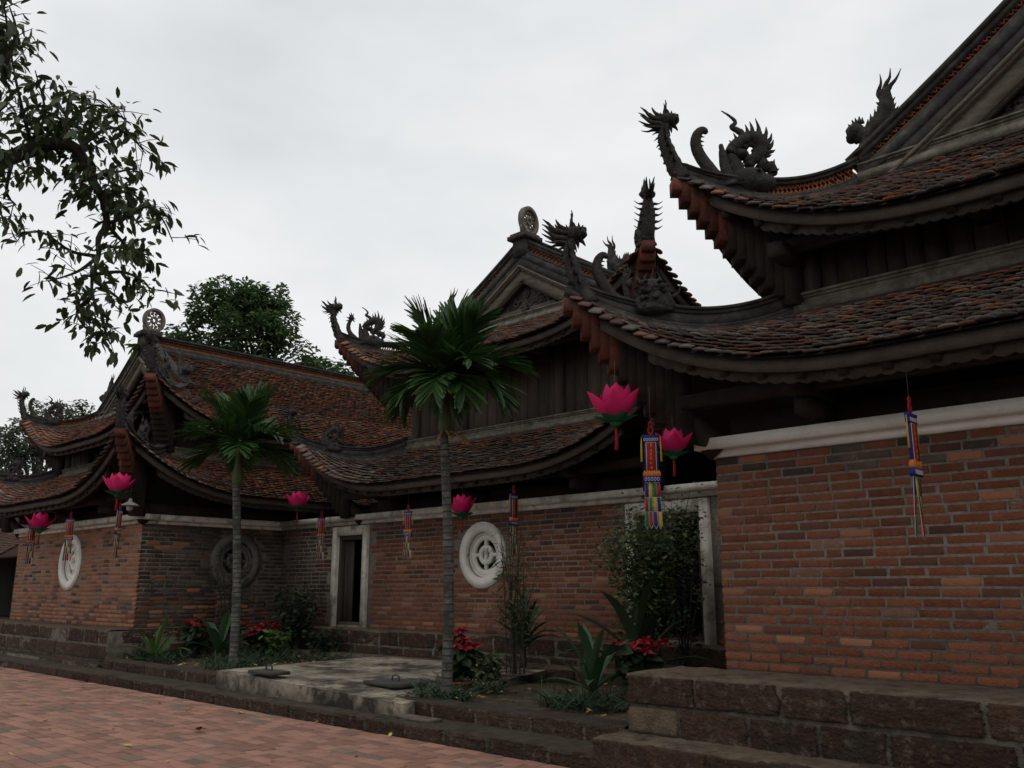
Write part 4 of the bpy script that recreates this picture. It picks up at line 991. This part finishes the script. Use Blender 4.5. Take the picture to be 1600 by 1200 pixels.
bush('feathery climbing shrub over the right doorway', (-7.0, 9.95, Z), .66, 2.55, 7500, .07, 'leaf_light', 7, 26, .7)
bush('twiggy shrub with upright stems right of the right doorway', (-6.55, 10.0, Z), .30, 1.75, 330, .075, 'leaf_dark', 8, 9, .4)
# slender bamboo in a round pot
bt = thing('bamboo_clump', 'slender bamboo clump in round stone pot before the white round window', 'bamboo', (-9.0, 9.45, Z))
potted(bt, .27, .14, 'lat_top'); st = MB(); P, D = [], []; r = random.Random(9)
for k in range(13):
    a = k*2.4; q = .03+.12*r.random(); x, y = q*math.cos(a), q*math.sin(a); h = r.uniform(1.3, 2.25); lean = np.array((r.gauss(.0, .17), r.gauss(.0, .17)))
    path = np.array([(x+lean[0]*t*t, y+lean[1]*t*t, .08+h*t) for t in np.linspace(0, 1, 12)]); tube(st, path, np.linspace(.011, .004, 12), 5)
    for j in range(85):
        s = r.uniform(.35, 1); p = path[int(s*11)]+np.array((r.gauss(0, .10), r.gauss(0, .10), r.gauss(0, .05))); P.append(p); aa = r.uniform(0, 6.28); D.append((math.cos(aa), math.sin(aa), r.uniform(-.7, .2)))
st.build('canes', M['bark'], bt); scatter(MB(), leaf_mesh(.095, .017, .1, .2, 2), np.array(P), np.array(D), .7, 1.3).build('foliage', M['leaf'], bt, kind='stuff')
# dark mondo grass round the plants
mb = MB(); P, D = [], []
for x, y, rx, ry, n in ((-8.35, 7.45, .5, .28, 420), (-8.75, 8.35, .55, .30, 380), (-6.55, 8.05, .62, .42, 620), (-16.4, 7.75, .8, .35, 480), (-14.6, 8.35, 1.0, .35, 520), (-15.3, 9.2, 1.3, .35, 520), (-13.6, 9.6, .8, .3, 260), (-9.2, 9.1, .4, .35, 260), (-13.6, 7.6, .7, .3, 260)):
    for k in range(n):
        a = random.uniform(0, 6.28); q = math.sqrt(random.random()); P.append((x+rx*q*math.cos(a), y+ry*q*math.sin(a), Z+.0)); aa = random.uniform(0, 6.28); D.append((math.cos(aa), math.sin(aa), random.uniform(.7, 2.0)))
scatter(mb, leaf_mesh(.24, .012, .1, .75, 4, base=.8), np.array(P), np.array(D), .6, 1.2).build('ground_cover', M['grass'], None, kind='stuff', label='dark tufted grass round the plants in the garden bed', category='grass')

# ---------------------------------------------------------------- palms
def frond(L, seed, el, droop):
    """areca frond: rachis arching from the origin along +y, dense leaflets both sides"""
    r = random.Random(seed); mb = MB(); N = 18; p = np.zeros(3); e = el; path = [p.copy()]; dirs = []
    for i in range(N):
        d = np.array((0, math.cos(e), math.sin(e))); dirs.append(d); p = p+d*L/N; path.append(p.copy()); e -= droop/N*(.5+1.0*i/N)
    dirs.append(dirs[-1]); path = np.array(path); tube(mb, path, np.linspace(.020, .005, N+1), 5)
    n = 34
    for side in (-1, 1):
        for k in range(n):
            s = .12+.86*k/(n-1); i = min(N-1, int(s*N)); o = path[i]; d = dirs[i]; lat = np.array((side, 0, 0)); u = np.cross(lat, d); u = u if u[2] > 0 else -u
            l = L*.62*(.45+.55*math.sin(math.pi*min(1, .18+s*.72)))*r.uniform(.88, 1.12); f = .50+.42*s
            dd = lat*(1-f*.60)+d*(f*1.05)+u*r.uniform(.0, .30)+np.array((0, 0, r.gauss(0, .06))); dd /= np.linalg.norm(dd); w = .0165*r.uniform(.75, 1.35)
            V = []; q = o.copy(); wv = np.cross(dd, u); wv /= np.linalg.norm(wv)+1e-9; g = 0
            for j in range(5):
                t = j/4; ww = w*(.5+.8*math.sin(math.pi*min(1, .15+t*.6))) if j < 4 else w*.45
                V += [q-wv*ww+u*ww*.3, q.copy(), q+wv*ww+u*ww*.3]; dv = dd+np.array((0, 0, -g)); dv /= np.linalg.norm(dv); q = q+dv*l/4; g += .07*r.uniform(.3, 1.8)
            mb.add(V, [x for j in range(4) for x in ((3*j, 3*j+1, 3*j+4, 3*j+3), (3*j+1, 3*j+2, 3*j+5, 3*j+4))])
    return mb.mesh('frond', M['palm'], False)
def palm(label, base, top, r0, L, seed, fr, berries):
    t = thing('areca_palm', label, 'palm', base, 0, 'palms in the garden bed'); r = random.Random(seed); d = np.array(top)-np.array(base); mb = MB(); N = 150; path = []; rad = []
    for i in range(N+1):
        q = i/N; path.append(d*q+np.array((.03*math.sin(q*3), .02*math.sin(q*4), 0))); rad.append(r0*(1.18-.22*q+.25*max(0, .06-q)/.06)*(1.0 if i % 4 else 1.09))
    path[0] = path[0]-np.array((0, 0, .08)); tube(mb, path, rad, 12, jit=.03); mb.m = [1 if (f < N*12 and (f//12) % 4 == 0) else 0 for f in range(len(mb.m))]; mb.build('trunk', [M['trunk'], M['scar']], t, smooth=True)
    mb = MB(); cs = .80; tube(mb, [d+np.array((0, 0, z)) for z in (-.03, .08, .22, .42, .60, cs)], [r0*.95, r0*1.45, r0*1.4, r0*.95, r0*.75, r0*.55], 12); mb.build('crownshaft', M['crownshaft'], t, smooth=True)
    for k, (az, el, dr, sc) in enumerate(fr):
        place('frond', frond(L*sc, seed*50+k, math.radians(el), dr), t, tuple(d+np.array((0, 0, cs-.06+.05*(el > 50)))), (0, 0, math.radians(az)))
    if berries:
        b = MB(); rr = random.Random(2)
        for k in range(9):
            a = rr.uniform(-.9, .9)-.2; e = [(0, 0, -.04), (.12*math.cos(a), .12*math.sin(a), .02), (.26*math.cos(a), .26*math.sin(a), -.06), (.34*math.cos(a), .34*math.sin(a), -.15)]
            pa = smoothpath([d+np.array(q) for q in e], 4); tube(b, pa, .006, 4)
            for q in pa[3:]: tube(b, [q+np.array((0, 0, -.016)), q, q+np.array((0, 0, .014))], [.006, .013, .005], 5)
        b.build('fruit_stalk', M['dry_leaf'], t)
    return t
#           azimuth (0 = +y), elevation, droop, scale
FR1 = [(0, 84, .3, 1.0), (-40, 74, .5, 1.0), (150, 72, .5, .95), (60, 64, .6, 1.0), (-95, 56, .7, 1.0), (105, 48, .8, 1.0), (200, 44, .9, 1.0), (20, 38, 1.2, 1.05), (-50, 34, 1.3, 1.1), (250, 28, 1.3, 1.0), (140, 26, 1.4, 1.0), (45, 18, 1.5, 1.05), (-20, 14, 1.5, 1.0), (-75, 10, 1.5, 1.05), (100, 4, 1.4, .95), (215, 2, 1.4, .9), (-110, 0, 1.4, .9), (170, -4, 1.2, .85)]
palm('taller nearer areca palm in front of the middle hall', (-8.12, 7.36, Z), (-8.12, 7.26, 3.42), .056, .86, 3, FR1, True)
FR2 = [(10, 82, .3, .9), (-50, 68, .3, .9), (80, 64, .4, .95), (160, 60, .5, .9), (-110, 52, .5, .9), (40, 40, .6, 1.0), (-25, 32, .7, 1.05), (120, 28, .8, 1.0), (200, 26, .8, .95), (-80, 18, .8, 1.05), (60, 4, .8, 1.0), (0, 0, .9, .95), (240, 2, .9, .9), (-45, -8, .8, .95), (130, -6, .8, .9)]
palm('shorter farther areca palm in front of the far hall', (-14.10, 7.96, Z), (-14.14, 7.82, 3.30), .066, .98, 5, FR2, False)

# ---------------------------------------------------------------- trees
def crown_leaves(mb, blobs, n, base, smin, smax, droop=(-.7, .4)):
    w = np.array([b[3]**2 for b in blobs]); w = w/w.sum(); idx = rng.choice(len(blobs), n, p=w); B = np.array([b[:3] for b in blobs])[idx]; R = np.array([b[3] for b in blobs])[idx]
    d = rdirs(n); q = rng.uniform(.25, 1, n)**.45; clump = rdirs(n)*.10
    P = B+d*(R*q)[:, None]*np.array((1, 1, .85))+clump*R[:, None]
    D = rdirs(n, *droop)+d*.4; return scatter(mb, base, P, D, smin, smax)
def bg_tree(label, base, blobs, n, leaf, m, group, name='broadleaf_tree', trunk=.25):
    t = thing(name, label, 'tree', base, 0, group); b = np.array(base); loc = [(x-b[0], y-b[1], z-b[2], r) for x, y, z, r in blobs]
    mb = MB(); top = np.mean([q[:3] for q in loc], axis=0); tube(mb, smoothpath([(0, 0, -.1), (top[0]*.3, top[1]*.3, top[2]*.5), top], 5), np.linspace(trunk, trunk*.4, 11), 8)
    for q in loc: tube(mb, smoothpath([top*np.array((.4, .4, .62)), (np.array(q[:3])+top)*.5*np.array((1, 1, .95)), q[:3]], 4), np.linspace(trunk*.4, .03, 9), 6)
    mb.build('trunk', M['bark'], t)
    # sub-blobs give an uneven outline
    sub = []
    for x, y, z, r in loc:
        sub.append((x, y, z, r*.72))
        for k in range(9):
            d = rdirs(1)[0]; sub.append((x+d[0]*r*.75, y+d[1]*r*.75, z+d[2]*r*.7, r*random.uniform(.22, .42)))
    crown_leaves(MB(), sub, n, leaf_mesh(leaf, leaf*.45, .25, .2, 2), .7, 1.3).build('crown', M[m], t, kind='stuff'); return t
def pb(px, py, d, r): p = at(px, py, d); return (p[0], p[1], p[2], r)
bg_tree('dense green tree rising behind the far hall ridge', (-34.5, 20.5, 0), [pb(330, 480, 41, 1.25), pb(385, 520, 41, 2.2), pb(430, 505, 41, 1.5), pb(300, 545, 41, 1.6), pb(455, 570, 41, 1.9), pb(505, 580, 41, 1.1), pb(340, 590, 41, 2.2), pb(545, 597, 41.5, .55), pb(410, 620, 41, 2.4), pb(285, 585, 41, 1.7), pb(365, 480, 41.5, 1.5), pb(500, 610, 41, 1.8), pb(430, 470, 41.5, 1.0)], 26000, .26, 'leaf_bg', 'trees behind the halls')
bg_tree('pale feathery tree behind the far left roof corner', (-47, 15.5, 0), [pb(85, 655, 50, 1.5), pb(40, 690, 50, 1.6), pb(120, 640, 50, .8), pb(60, 730, 50, 1.7), pb(0, 700, 50, 1.5)], 5200, .22, 'leaf_far', 'trees behind the halls')
bg_tree('dull green tree low at the left edge behind the roofs', (-52, 12, 0), [pb(20, 745, 53, 1.7), pb(75, 760, 53, 1.5), pb(-30, 720, 53, 2.0), pb(-20, 780, 53, 2.0), pb(40, 800, 53, 1.8)], 5200, .24, 'leaf_bg', 'trees behind the halls')

# big tree by the path: its limb hangs into the picture from the left
tr = thing('overhanging_tree', 'leafy tree limb hanging down from the upper left corner', 'tree', (-9.2, -2.6, 0))
tb = np.array((-9.2, -2.6, 0)); wood = MB(); LP, LD = [], []
def d_(i): return 7.0+.35*math.sin(i*1.7)
main = [(-260, 330), (-120, 290), (0, 252), (51, 233), (89, 224), (121, 233), (140, 275), (161, 313), (166, 350), (154, 373), (154, 401), (145, 429), (145, 462), (159, 495)]
def poly(px, d0=7.0, d1=None): d1 = d0 if d1 is None else d1; return [at(x, y, d0+(d1-d0)*i/(len(px)-1))-tb for i, (x, y) in enumerate(px)]
limb = smoothpath(poly(main, 7.3, 6.8), 5)
tube(wood, smoothpath([np.array((0, 0, -.1)), np.array((.1, .1, 2.2)), np.array((.3, .5, 3.8)), np.array((.8, 1.6, 4.9)), limb[0]], 6), np.linspace(.30, .075, 25), 10)
tube(wood, limb, np.interp(np.linspace(0, 1, len(limb)), [0, .35, .6, 1], [.072, .040, .024, .006]), 7, jit=.2)
tube(wood, smoothpath([np.array((.3, .5, 3.8)), np.array((-.4, -.2, 5.8)), np.array((-.2, -.8, 7.6))], 5), np.linspace(.2, .06, 11), 8)
side = [[(166, 350), (195, 340), (232, 322), (255, 345), (270, 378)], [(154, 401), (110, 392), (70, 365), (35, 362)], [(145, 429), (190, 425), (225, 440), (236, 458)], [(154, 401), (120, 425), (75, 440)], [(51, 233), (35, 170), (20, 100), (12, 40)],
        [(89, 224), (120, 180), (160, 165), (205, 195)], [(121, 233), (170, 200), (205, 215), (228, 240)], [(20, 245), (10, 300), (25, 320)], [(40, 236), (70, 180), (55, 110)], [(-20, 120), (10, 60), (5, 0)], [(10, 100), (25, 50), (15, 10)], [(145, 462), (120, 490), (150, 530)], [(159, 495), (165, 518), (172, 538)], [(-60, 270), (-40, 180), (-20, 80), (-30, 10)],
        [(0, 252), (-10, 190), (15, 160)], [(166, 350), (205, 390), (240, 400)], [(150, 440), (180, 462), (200, 478)], [(140, 275), (175, 270), (215, 262)], [(100, 226), (110, 150), (135, 155)], [(-60, 270), (-20, 330), (5, 350)], [(161, 313), (200, 300), (240, 330)], [(154, 385), (190, 385), (225, 372)], [(-120, 290), (-100, 150), (-60, 60), (-20, 30)]]
for i, s in enumerate(side):
    pa = smoothpath(poly(s, d_(i), d_(i)+random.uniform(-.4, .4)), 5); tube(wood, pa, np.linspace(.016, .004, len(pa)), 5)
    n = int(5+19*np.linalg.norm(np.diff(pa, axis=0), axis=1).sum())
    for k in range(n):
        q = random.uniform(.15, 1); o = pa[int(q*(len(pa)-1))]; tw = rdirs(1, -.7, .5)[0]*random.uniform(.08, .24); e = o+tw; tube(wood, [o, o+tw*.5+np.array((0, 0, .01)), e], [.004, .003, .002], 4)
        for j in range(random.randint(3, 6)):
            LP.append(e+rng.normal(0, .035, 3)-tw*random.uniform(0, .5)); LD.append(tw/np.linalg.norm(tw)*.5+np.array((random.gauss(0, .5), random.gauss(0, .5), random.uniform(-1.3, .25))))
for k in range(110):
    o = limb[random.randint(6, 40)]; tw = rdirs(1, -.3, .9)[0]*random.uniform(.08, .30)
    for j in range(5): LP.append(o+tw+rng.normal(0, .05, 3)); LD.append(tw/np.linalg.norm(tw)*.4+np.array((random.gauss(0, .5), random.gauss(0, .5), random.uniform(-1.2, .25))))
wood.build('trunk', M['bark'], tr)
LP = np.array(LP); LD = np.array(LD); base = leaf_mesh(.088, .035, .3, .2, 3); lm = MB().add(*base).mesh('leaf', M['leaf'])
order = sorted(range(len(LP)), key=lambda i: (0 if inframe(LP[i]+tb, 0) else 1, random.random()))
up = np.tile((0., 0, 1), (len(LP), 1))+rng.normal(0, .45, (len(LP), 3)); FRM = frames(LD, up)
for i in order[:300]: place('leaf', lm, tr, LP[i], Matrix(FRM[i].tolist()).to_euler(), (random.uniform(.75, 1.25),)*3)
r_ = order[300:]; mb = MB().stamp(base[0], base[1], LP[r_], FRM[r_], rng.uniform(.75, 1.25, len(r_))); mb.build('foliage', M['leaf'], tr, kind='stuff')
blobs = [(-.4, -.8, 7.4, 1.7), (1.6, -2.2, 7.9, 1.9), (-2.0, .2, 7.0, 1.6), (3.6, -2.6, 7.4, 1.7), (.6, -3.4, 6.6, 1.7), (-2.2, -2.4, 6.4, 1.8), (5.4, -3.2, 7.9, 1.6)]  # out-of-view crown, made large to cut the light on the walls
crown_leaves(MB(), blobs, 6000, leaf_mesh(.22, .09, .25, .2, 2), .8, 1.4).build('crown', M['leaf'], tr, kind='stuff')
# ---------------------------------------------------------------- lotus lanterns
def petal(L, Wd, curl, m):
    V = []; Fq = []; N = 8
    for i in range(N+1):
        t = i/N; w = Wd*.5*max(.015, math.sin(math.pi*min(1, t*.87+.13))**.85); z = L*t*math.cos(curl*(1-t)*.6); y = L*(.25*math.sin(t*math.pi*.9)+curl*.55*t*t)
        for s in (-1, -.5, 0, .5, 1): V.append((w*s, y-abs(s)**2*w*.55, z))
    for i in range(N):
        for j in range(4): a = i*5+j; Fq.append((a, a+1, a+6, a+5))
    n = len(V); V2 = [(x, y+.004, z) for x, y, z in V]
    return MB().add(V+V2, Fq+[tuple(q+n for q in f[::-1]) for f in Fq]).mesh('petal', M[m], True)
PET = [petal(.35, .25, .22, 'pink'), petal(.32, .20, .95, 'pink'), petal(.15, .14, 1.5, 'sepal')]
def lotus(label, loc, s, rz, hang):
    t = thing('lotus_lantern', label, 'lantern', loc, rz, 'pink lotus lanterns under the eaves'); t.scale = (s, s, s)
    for k in range(5):
        a = k*2*math.pi/5; place('petal', PET[0], t, (.035*math.sin(a), -.035*math.cos(a)*-1, -.06), (random.gauss(0, .06), random.gauss(0, .05), -a))
    for k in range(6):
        a = (k+.5)*2*math.pi/6; place('petal', PET[1], t, (.04*math.sin(a), .04*math.cos(a), -.07), (random.gauss(-.12, .08), random.gauss(0, .05), -a))
    for k in range(6):
        a = k*2*math.pi/6; place('sepal', PET[2], t, (.03*math.sin(a), .03*math.cos(a), -.085), (-.45, 0, -a))
    b = MB(); tube(b, [(0, 0, -.12), (0, 0, -.08), (0, 0, -.04)], [.03, .06, .05], 10); b.build('base', M['sepal'], t)
    b = MB(); tube(b, [(0, 0, -.34), (.004, 0, -.22), (0, 0, -.10)], [.020, .016, .010], 7, jit=.2); b.build('tassel', M['red_cloth'], t)
    b = MB(); tube(b, [(0, 0, .0), (0, 0, hang/s)], .003, 4); b.build('cord', M['cord'], t)
for px, py, y, s, label, hang in ((962, 648, 6.90, 1.04, 'large pink lotus lantern under the near roof corner', .55), (1052, 704, 7.25, .74, 'pink lotus lantern partly behind the near colourful banner', .35), (722, 800, 10.15, 1.0, 'pink lotus lantern hanging just above the middle round window', .7),
                                 (465, 790, 10.1, 1.0, 'pink lotus lantern under the left corner of the middle roof', .7), (184, 766, 6.9, 1.12, 'pink lotus lantern under the far hall roof corner beside the lamp', .6), (62, 824, 6.95, 1.12, 'leftmost pink lotus lantern near the far hall end', .75)):
    p = pix(px, py, y=y); lotus(label, tuple(p), s, random.uniform(0, 1), hang)

# ---------------------------------------------------------------- prayer banners
CL = dict(r='red_cloth', b='blue_cloth', y='yellow_cloth', g='green_cloth', w='white_cloth', o='orange_cloth')
def plate(mb, pts, y0, y1, mi=0):
    n = len(pts); V = [(x, y0, z) for x, z in pts]+[(x, y1, z) for x, z in pts]
    mb.add(V, [tuple(range(n)), tuple(range(n, 2*n))[::-1]]+[((i+1) % n, i, n+i, n+(i+1) % n) for i in range(n)], mi)
def banner(label, loc, s, rz, hang, seed):
    t = thing('prayer_banner', label, 'banner', loc, rz, 'colourful prayer banners under the eaves'); t.scale = (s*.70, s*.6, s*1.08); r = random.Random(seed)
    b = MB()                                                    # finial of knotted loops
    for z, q in ((.50, .045), (.555, .032)): ring(b, (0, 0, z), q*.55, q, -.012, .012, 'y', 14)
    b.build('finial', M['red_cloth'], t)
    b = MB(); plate(b, [(-.135, .46), (-.11, .425), (.11, .425), (.135, .46), (.10, .455), (-.10, .455)], -.03, .03); plate(b, [(-.115, .385), (.115, .385), (.115, .425), (-.115, .425)], -.03, .03); b.build('head_band', M['blue_cloth'], t)
    b = MB()
    for k in range(6): ring(b, (-.09+k*.036, 0, .41), .010, .016, -.034, .034, 'y', 10)
    b.build('head_scrolls', M['white_cloth'], t)
    b = MB(); plate(b, [(-.10, .10), (.10, .10), (.10, .39), (-.10, .39)], -.022, .022, 0); plate(b, [(-.076, .10), (.076, .10), (.076, .385), (-.076, .385)], -.027, .027, 1); plate(b, [(-.066, .105), (.066, .105), (.066, .38), (-.066, .38)], -.032, .032, 2); plate(b, [(-.03, .115), (.03, .115), (.03, .37), (-.03, .37)], -.035, .035, 3)
    pan = b.build('panel', [M['blue_cloth'], M['white_cloth'], M['red_cloth'], M['red_cloth']], t)
    b = MB()                                                    # gold writing, six characters in a column
    for k in range(6):
        z = .352-k*.042
        for q in range(5):
            if r.random() < .55: x0 = r.uniform(-.02, -.008); zz = z+r.uniform(-.014, .014); b.box((x0, -.0375, zz), (-x0+r.uniform(-.006, .004), .0375, zz+.004))
            else: x0 = r.uniform(-.016, .012); b.box((x0, -.0375, z-.014), (x0+.004, .0375, z+r.uniform(.004, .015)))
    b.build('gold_characters', M['yellow_cloth'], pan)
    b = MB()
    for k in range(7):
        x = -.105+k*.035; plate(b, [(x-.022, .06), (x+.022, .06), (x+.026, .085), (x, .118), (x-.026, .085)], -.034-.002*(k % 2), .034+.002*(k % 2))
    b.build('lotus_band', M['orange_cloth'], t)
    b = MB(); plate(b, [(-.12, .06), (-.14, .015), (-.10, .0), (-.05, .012), (0, .0), (.05, .012), (.10, .0), (.14, .015), (.12, .06)], -.036, .036); b.build('skirt_band', M['blue_cloth'], t)
    b = MB()
    for k in range(5): ring(b, (-.09+k*.045, 0, .03), .012, .018, -.041, .041, 'y', 10)
    b.build('skirt_scrolls', M['white_cloth'], t)
    for k, cs in enumerate(('brg', 'ygr', 'gyb', 'rby')):
        x0 = -.108+k*.056; sw = r.uniform(-.01, .01); dx = (k-1.5)*.012+sw; b = MB(); mats = [M['white_cloth']]+[M[CL[c_]] for c_ in cs]
        def xs(z, w): q = -z/.44; return (x0+dx*q, x0+w+dx*q)
        a, e = xs(0, .048), xs(-.41, .058); plate(b, [(a[0], .01), (e[0], -.40), ((e[0]+e[1])/2, -.44), (e[1], -.40), (a[1], .01)], -.0025, .0025, 0)
        for j in range(3):
            z0, z1 = -.005-j*.136, -.005-(j+1)*.136+.004; q0, q1 = xs(z0, .048), xs(z1, .056); m_ = .0035
            pts = [(q0[0]+m_, z0), (q1[0]+m_, z1), (q1[1]-m_, z1), (q0[1]-m_, z0)] if j < 2 else [(q0[0]+m_, z0), (q1[0]+m_, -.397), ((q1[0]+q1[1])/2, -.427), (q1[1]-m_, -.397), (q0[1]-m_, z0)]
            plate(b, pts, -.0055, .0055, j+1)
        b.build('streamer', mats, t, rot=(r.gauss(0, .04), 0, 0))
    for sx in (-1, 1): b = MB(); tube(b, [(sx*.135, 0, .44), (sx*.14, 0, .36), (sx*.142, 0, .20)], [.004, .012, .016], 6, jit=.3); b.build('tassel', M['yellow_cloth'], t)
    b = MB(); tube(b, [(0, 0, .57), (0, 0, .58+hang)], .003, 4); b.build('cord', M['cord'], t)
FACE = math.radians(43)
for i, (px, py, y, s, rz, hang, label) in enumerate(((1019, 749, 6.92, .92, FACE-.15, .35, 'large colourful prayer banner facing us at the near hall corner'), (1432, 739, 6.98, .99, FACE+.82, .28, 'prayer banner turned edge-on in front of the nearest brick wall'), (107, 842, 6.95, .90, FACE+.1, .4, 'prayer banner overlapping the far white round window'),
        (48, 850, 6.95, .9, FACE+.7, .4, 'prayer banner below the leftmost lotus lantern'), (184, 832, 6.95, .92, FACE+1.5, .3, 'thin edge-on prayer banner near the far hall corner'), (501, 840, 10.15, .86, FACE+.25, .5, 'prayer banner left of the left doorway'),
        (637, 834, 10.15, .86, FACE-.3, .5, 'prayer banner between the left doorway and the nearer palm'), (803, 818, 10.15, 1.0, FACE+.88, .4, 'edge-on prayer banner just right of the middle round window'))):
    p = pix(px, py, y=y); banner(label, tuple(p-np.array((0, 0, .03))), s, rz, hang, 20+i)

# ---------------------------------------------------------------- small things
p = pix(203, 790, y=7.25); lamp = thing('pendant_lamp', 'small pale pendant lamp at the far hall corner', 'lamp', tuple(p))
b = MB(); n = 18; prof = [(.0, .14), (.03, .13), (.035, .08), (.17, .005), (.165, -.005), (.03, .06)]; V = []
for x, z in prof:
    for k in range(n): V.append((max(x, .001)*math.cos(6.2832*k/n), max(x, .001)*math.sin(6.2832*k/n), z))
b.add(V, [(i*n+k, i*n+(k+1) % n, (i+1)*n+(k+1) % n, (i+1)*n+k) for i in range(len(prof)-1) for k in range(n)]); b.build('lamp_shade', M['lamp_enamel'], lamp, smooth=True)
b = MB(); tube(b, [(0, 0, .05), (0, 0, .0), (0, 0, -.06), (0, 0, -.10)], [.05, .06, .065, .04], 12); b.build('bulb_housing', M['lamp_enamel'], lamp, smooth=True)
b = MB(); tube(b, [(0, 0, .13), (0, 0, .5)], .006, 5); b.build('rod', M['hatch'], lamp)
fern = thing('roof_fern', 'yellow-green fern sprouting at the far gable top', 'fern', (-21.35, 8.86, 7.42))
scatter(MB(), leaf_mesh(.30, .07, .2, .5, 4), rng.normal(0, .05, (26, 3)), rdirs(26, -.9, .4), .6, 1.2).build('foliage', M['lime'], fern, kind='stuff')
lv = leaf_mesh(.11, .05, .5, -.25, 4)
yl = MB().add(*lv).mesh('fallen_leaf', M['yellow_leaf']); dl = MB().add(*lv).mesh('fallen_leaf', M['dry_leaf'])
FALL = [(45, 1101, 1, 1.0), (67, 1126, 0, 1.0), (80, 1140, 1, .6), (206, 1165, 1, .9), (260, 1191, 1, .6), (290, 1112, 0, .9), (312, 1141, 0, 1.5), (251, 1100, 1, .8), (375, 1112, 1, 1.3), (608, 1151, 1, .8), (176, 1140, 0, .6), (490, 1130, 0, .6), (130, 1075, 1, .6), (560, 1180, 0, .7), (20, 1180, 1, .5), (430, 1190, 0, .5)]
ORD = ['leftmost', 'second', 'third', 'fourth', 'fifth', 'sixth', 'seventh', 'eighth', 'ninth', 'tenth']
cnt = [0, 0]
for i, (px, py, y_, s) in enumerate(sorted(FALL)):
    p = pix(px, py, z=.022); c_ = 'pale yellow' if y_ else 'brown'; od = ORD[cnt[y_]]; cnt[y_] += 1
    q = place('fallen_leaf', yl if y_ else dl, None, tuple(p), (random.uniform(-.25, .25), random.uniform(-.3, .3), random.uniform(0, 6.28)), (s, s, s), label='%s fallen leaf on the paving, %s%s of that colour' % (c_, od, '' if od == 'leftmost' else ' from left'), category='leaf', group='%s fallen leaves on the paving' % c_)
n = 420; P = np.stack([rng.uniform(-17.2, -5.3, n), rng.uniform(7.25, 10.3, n), np.full(n, .305)], 1); P = P[(P[:, 0] < -12.8) | (P[:, 0] > -8.1) | (P[:, 1] > 10.1)]
D = rdirs(len(P), -.15, .15); up = np.tile((0., 0, 1), (len(P), 1))+rng.normal(0, .2, (len(P), 3))
MB().stamp(lv[0], lv[1], P, frames(D, up), rng.uniform(.4, .9, len(P)), rng.integers(0, 3, len(P)) // 2).build('leaf_litter', [M['dry_leaf'], M['yellow_leaf']], None, kind='stuff', label='small dry leaves littering the garden bed', category='litter')
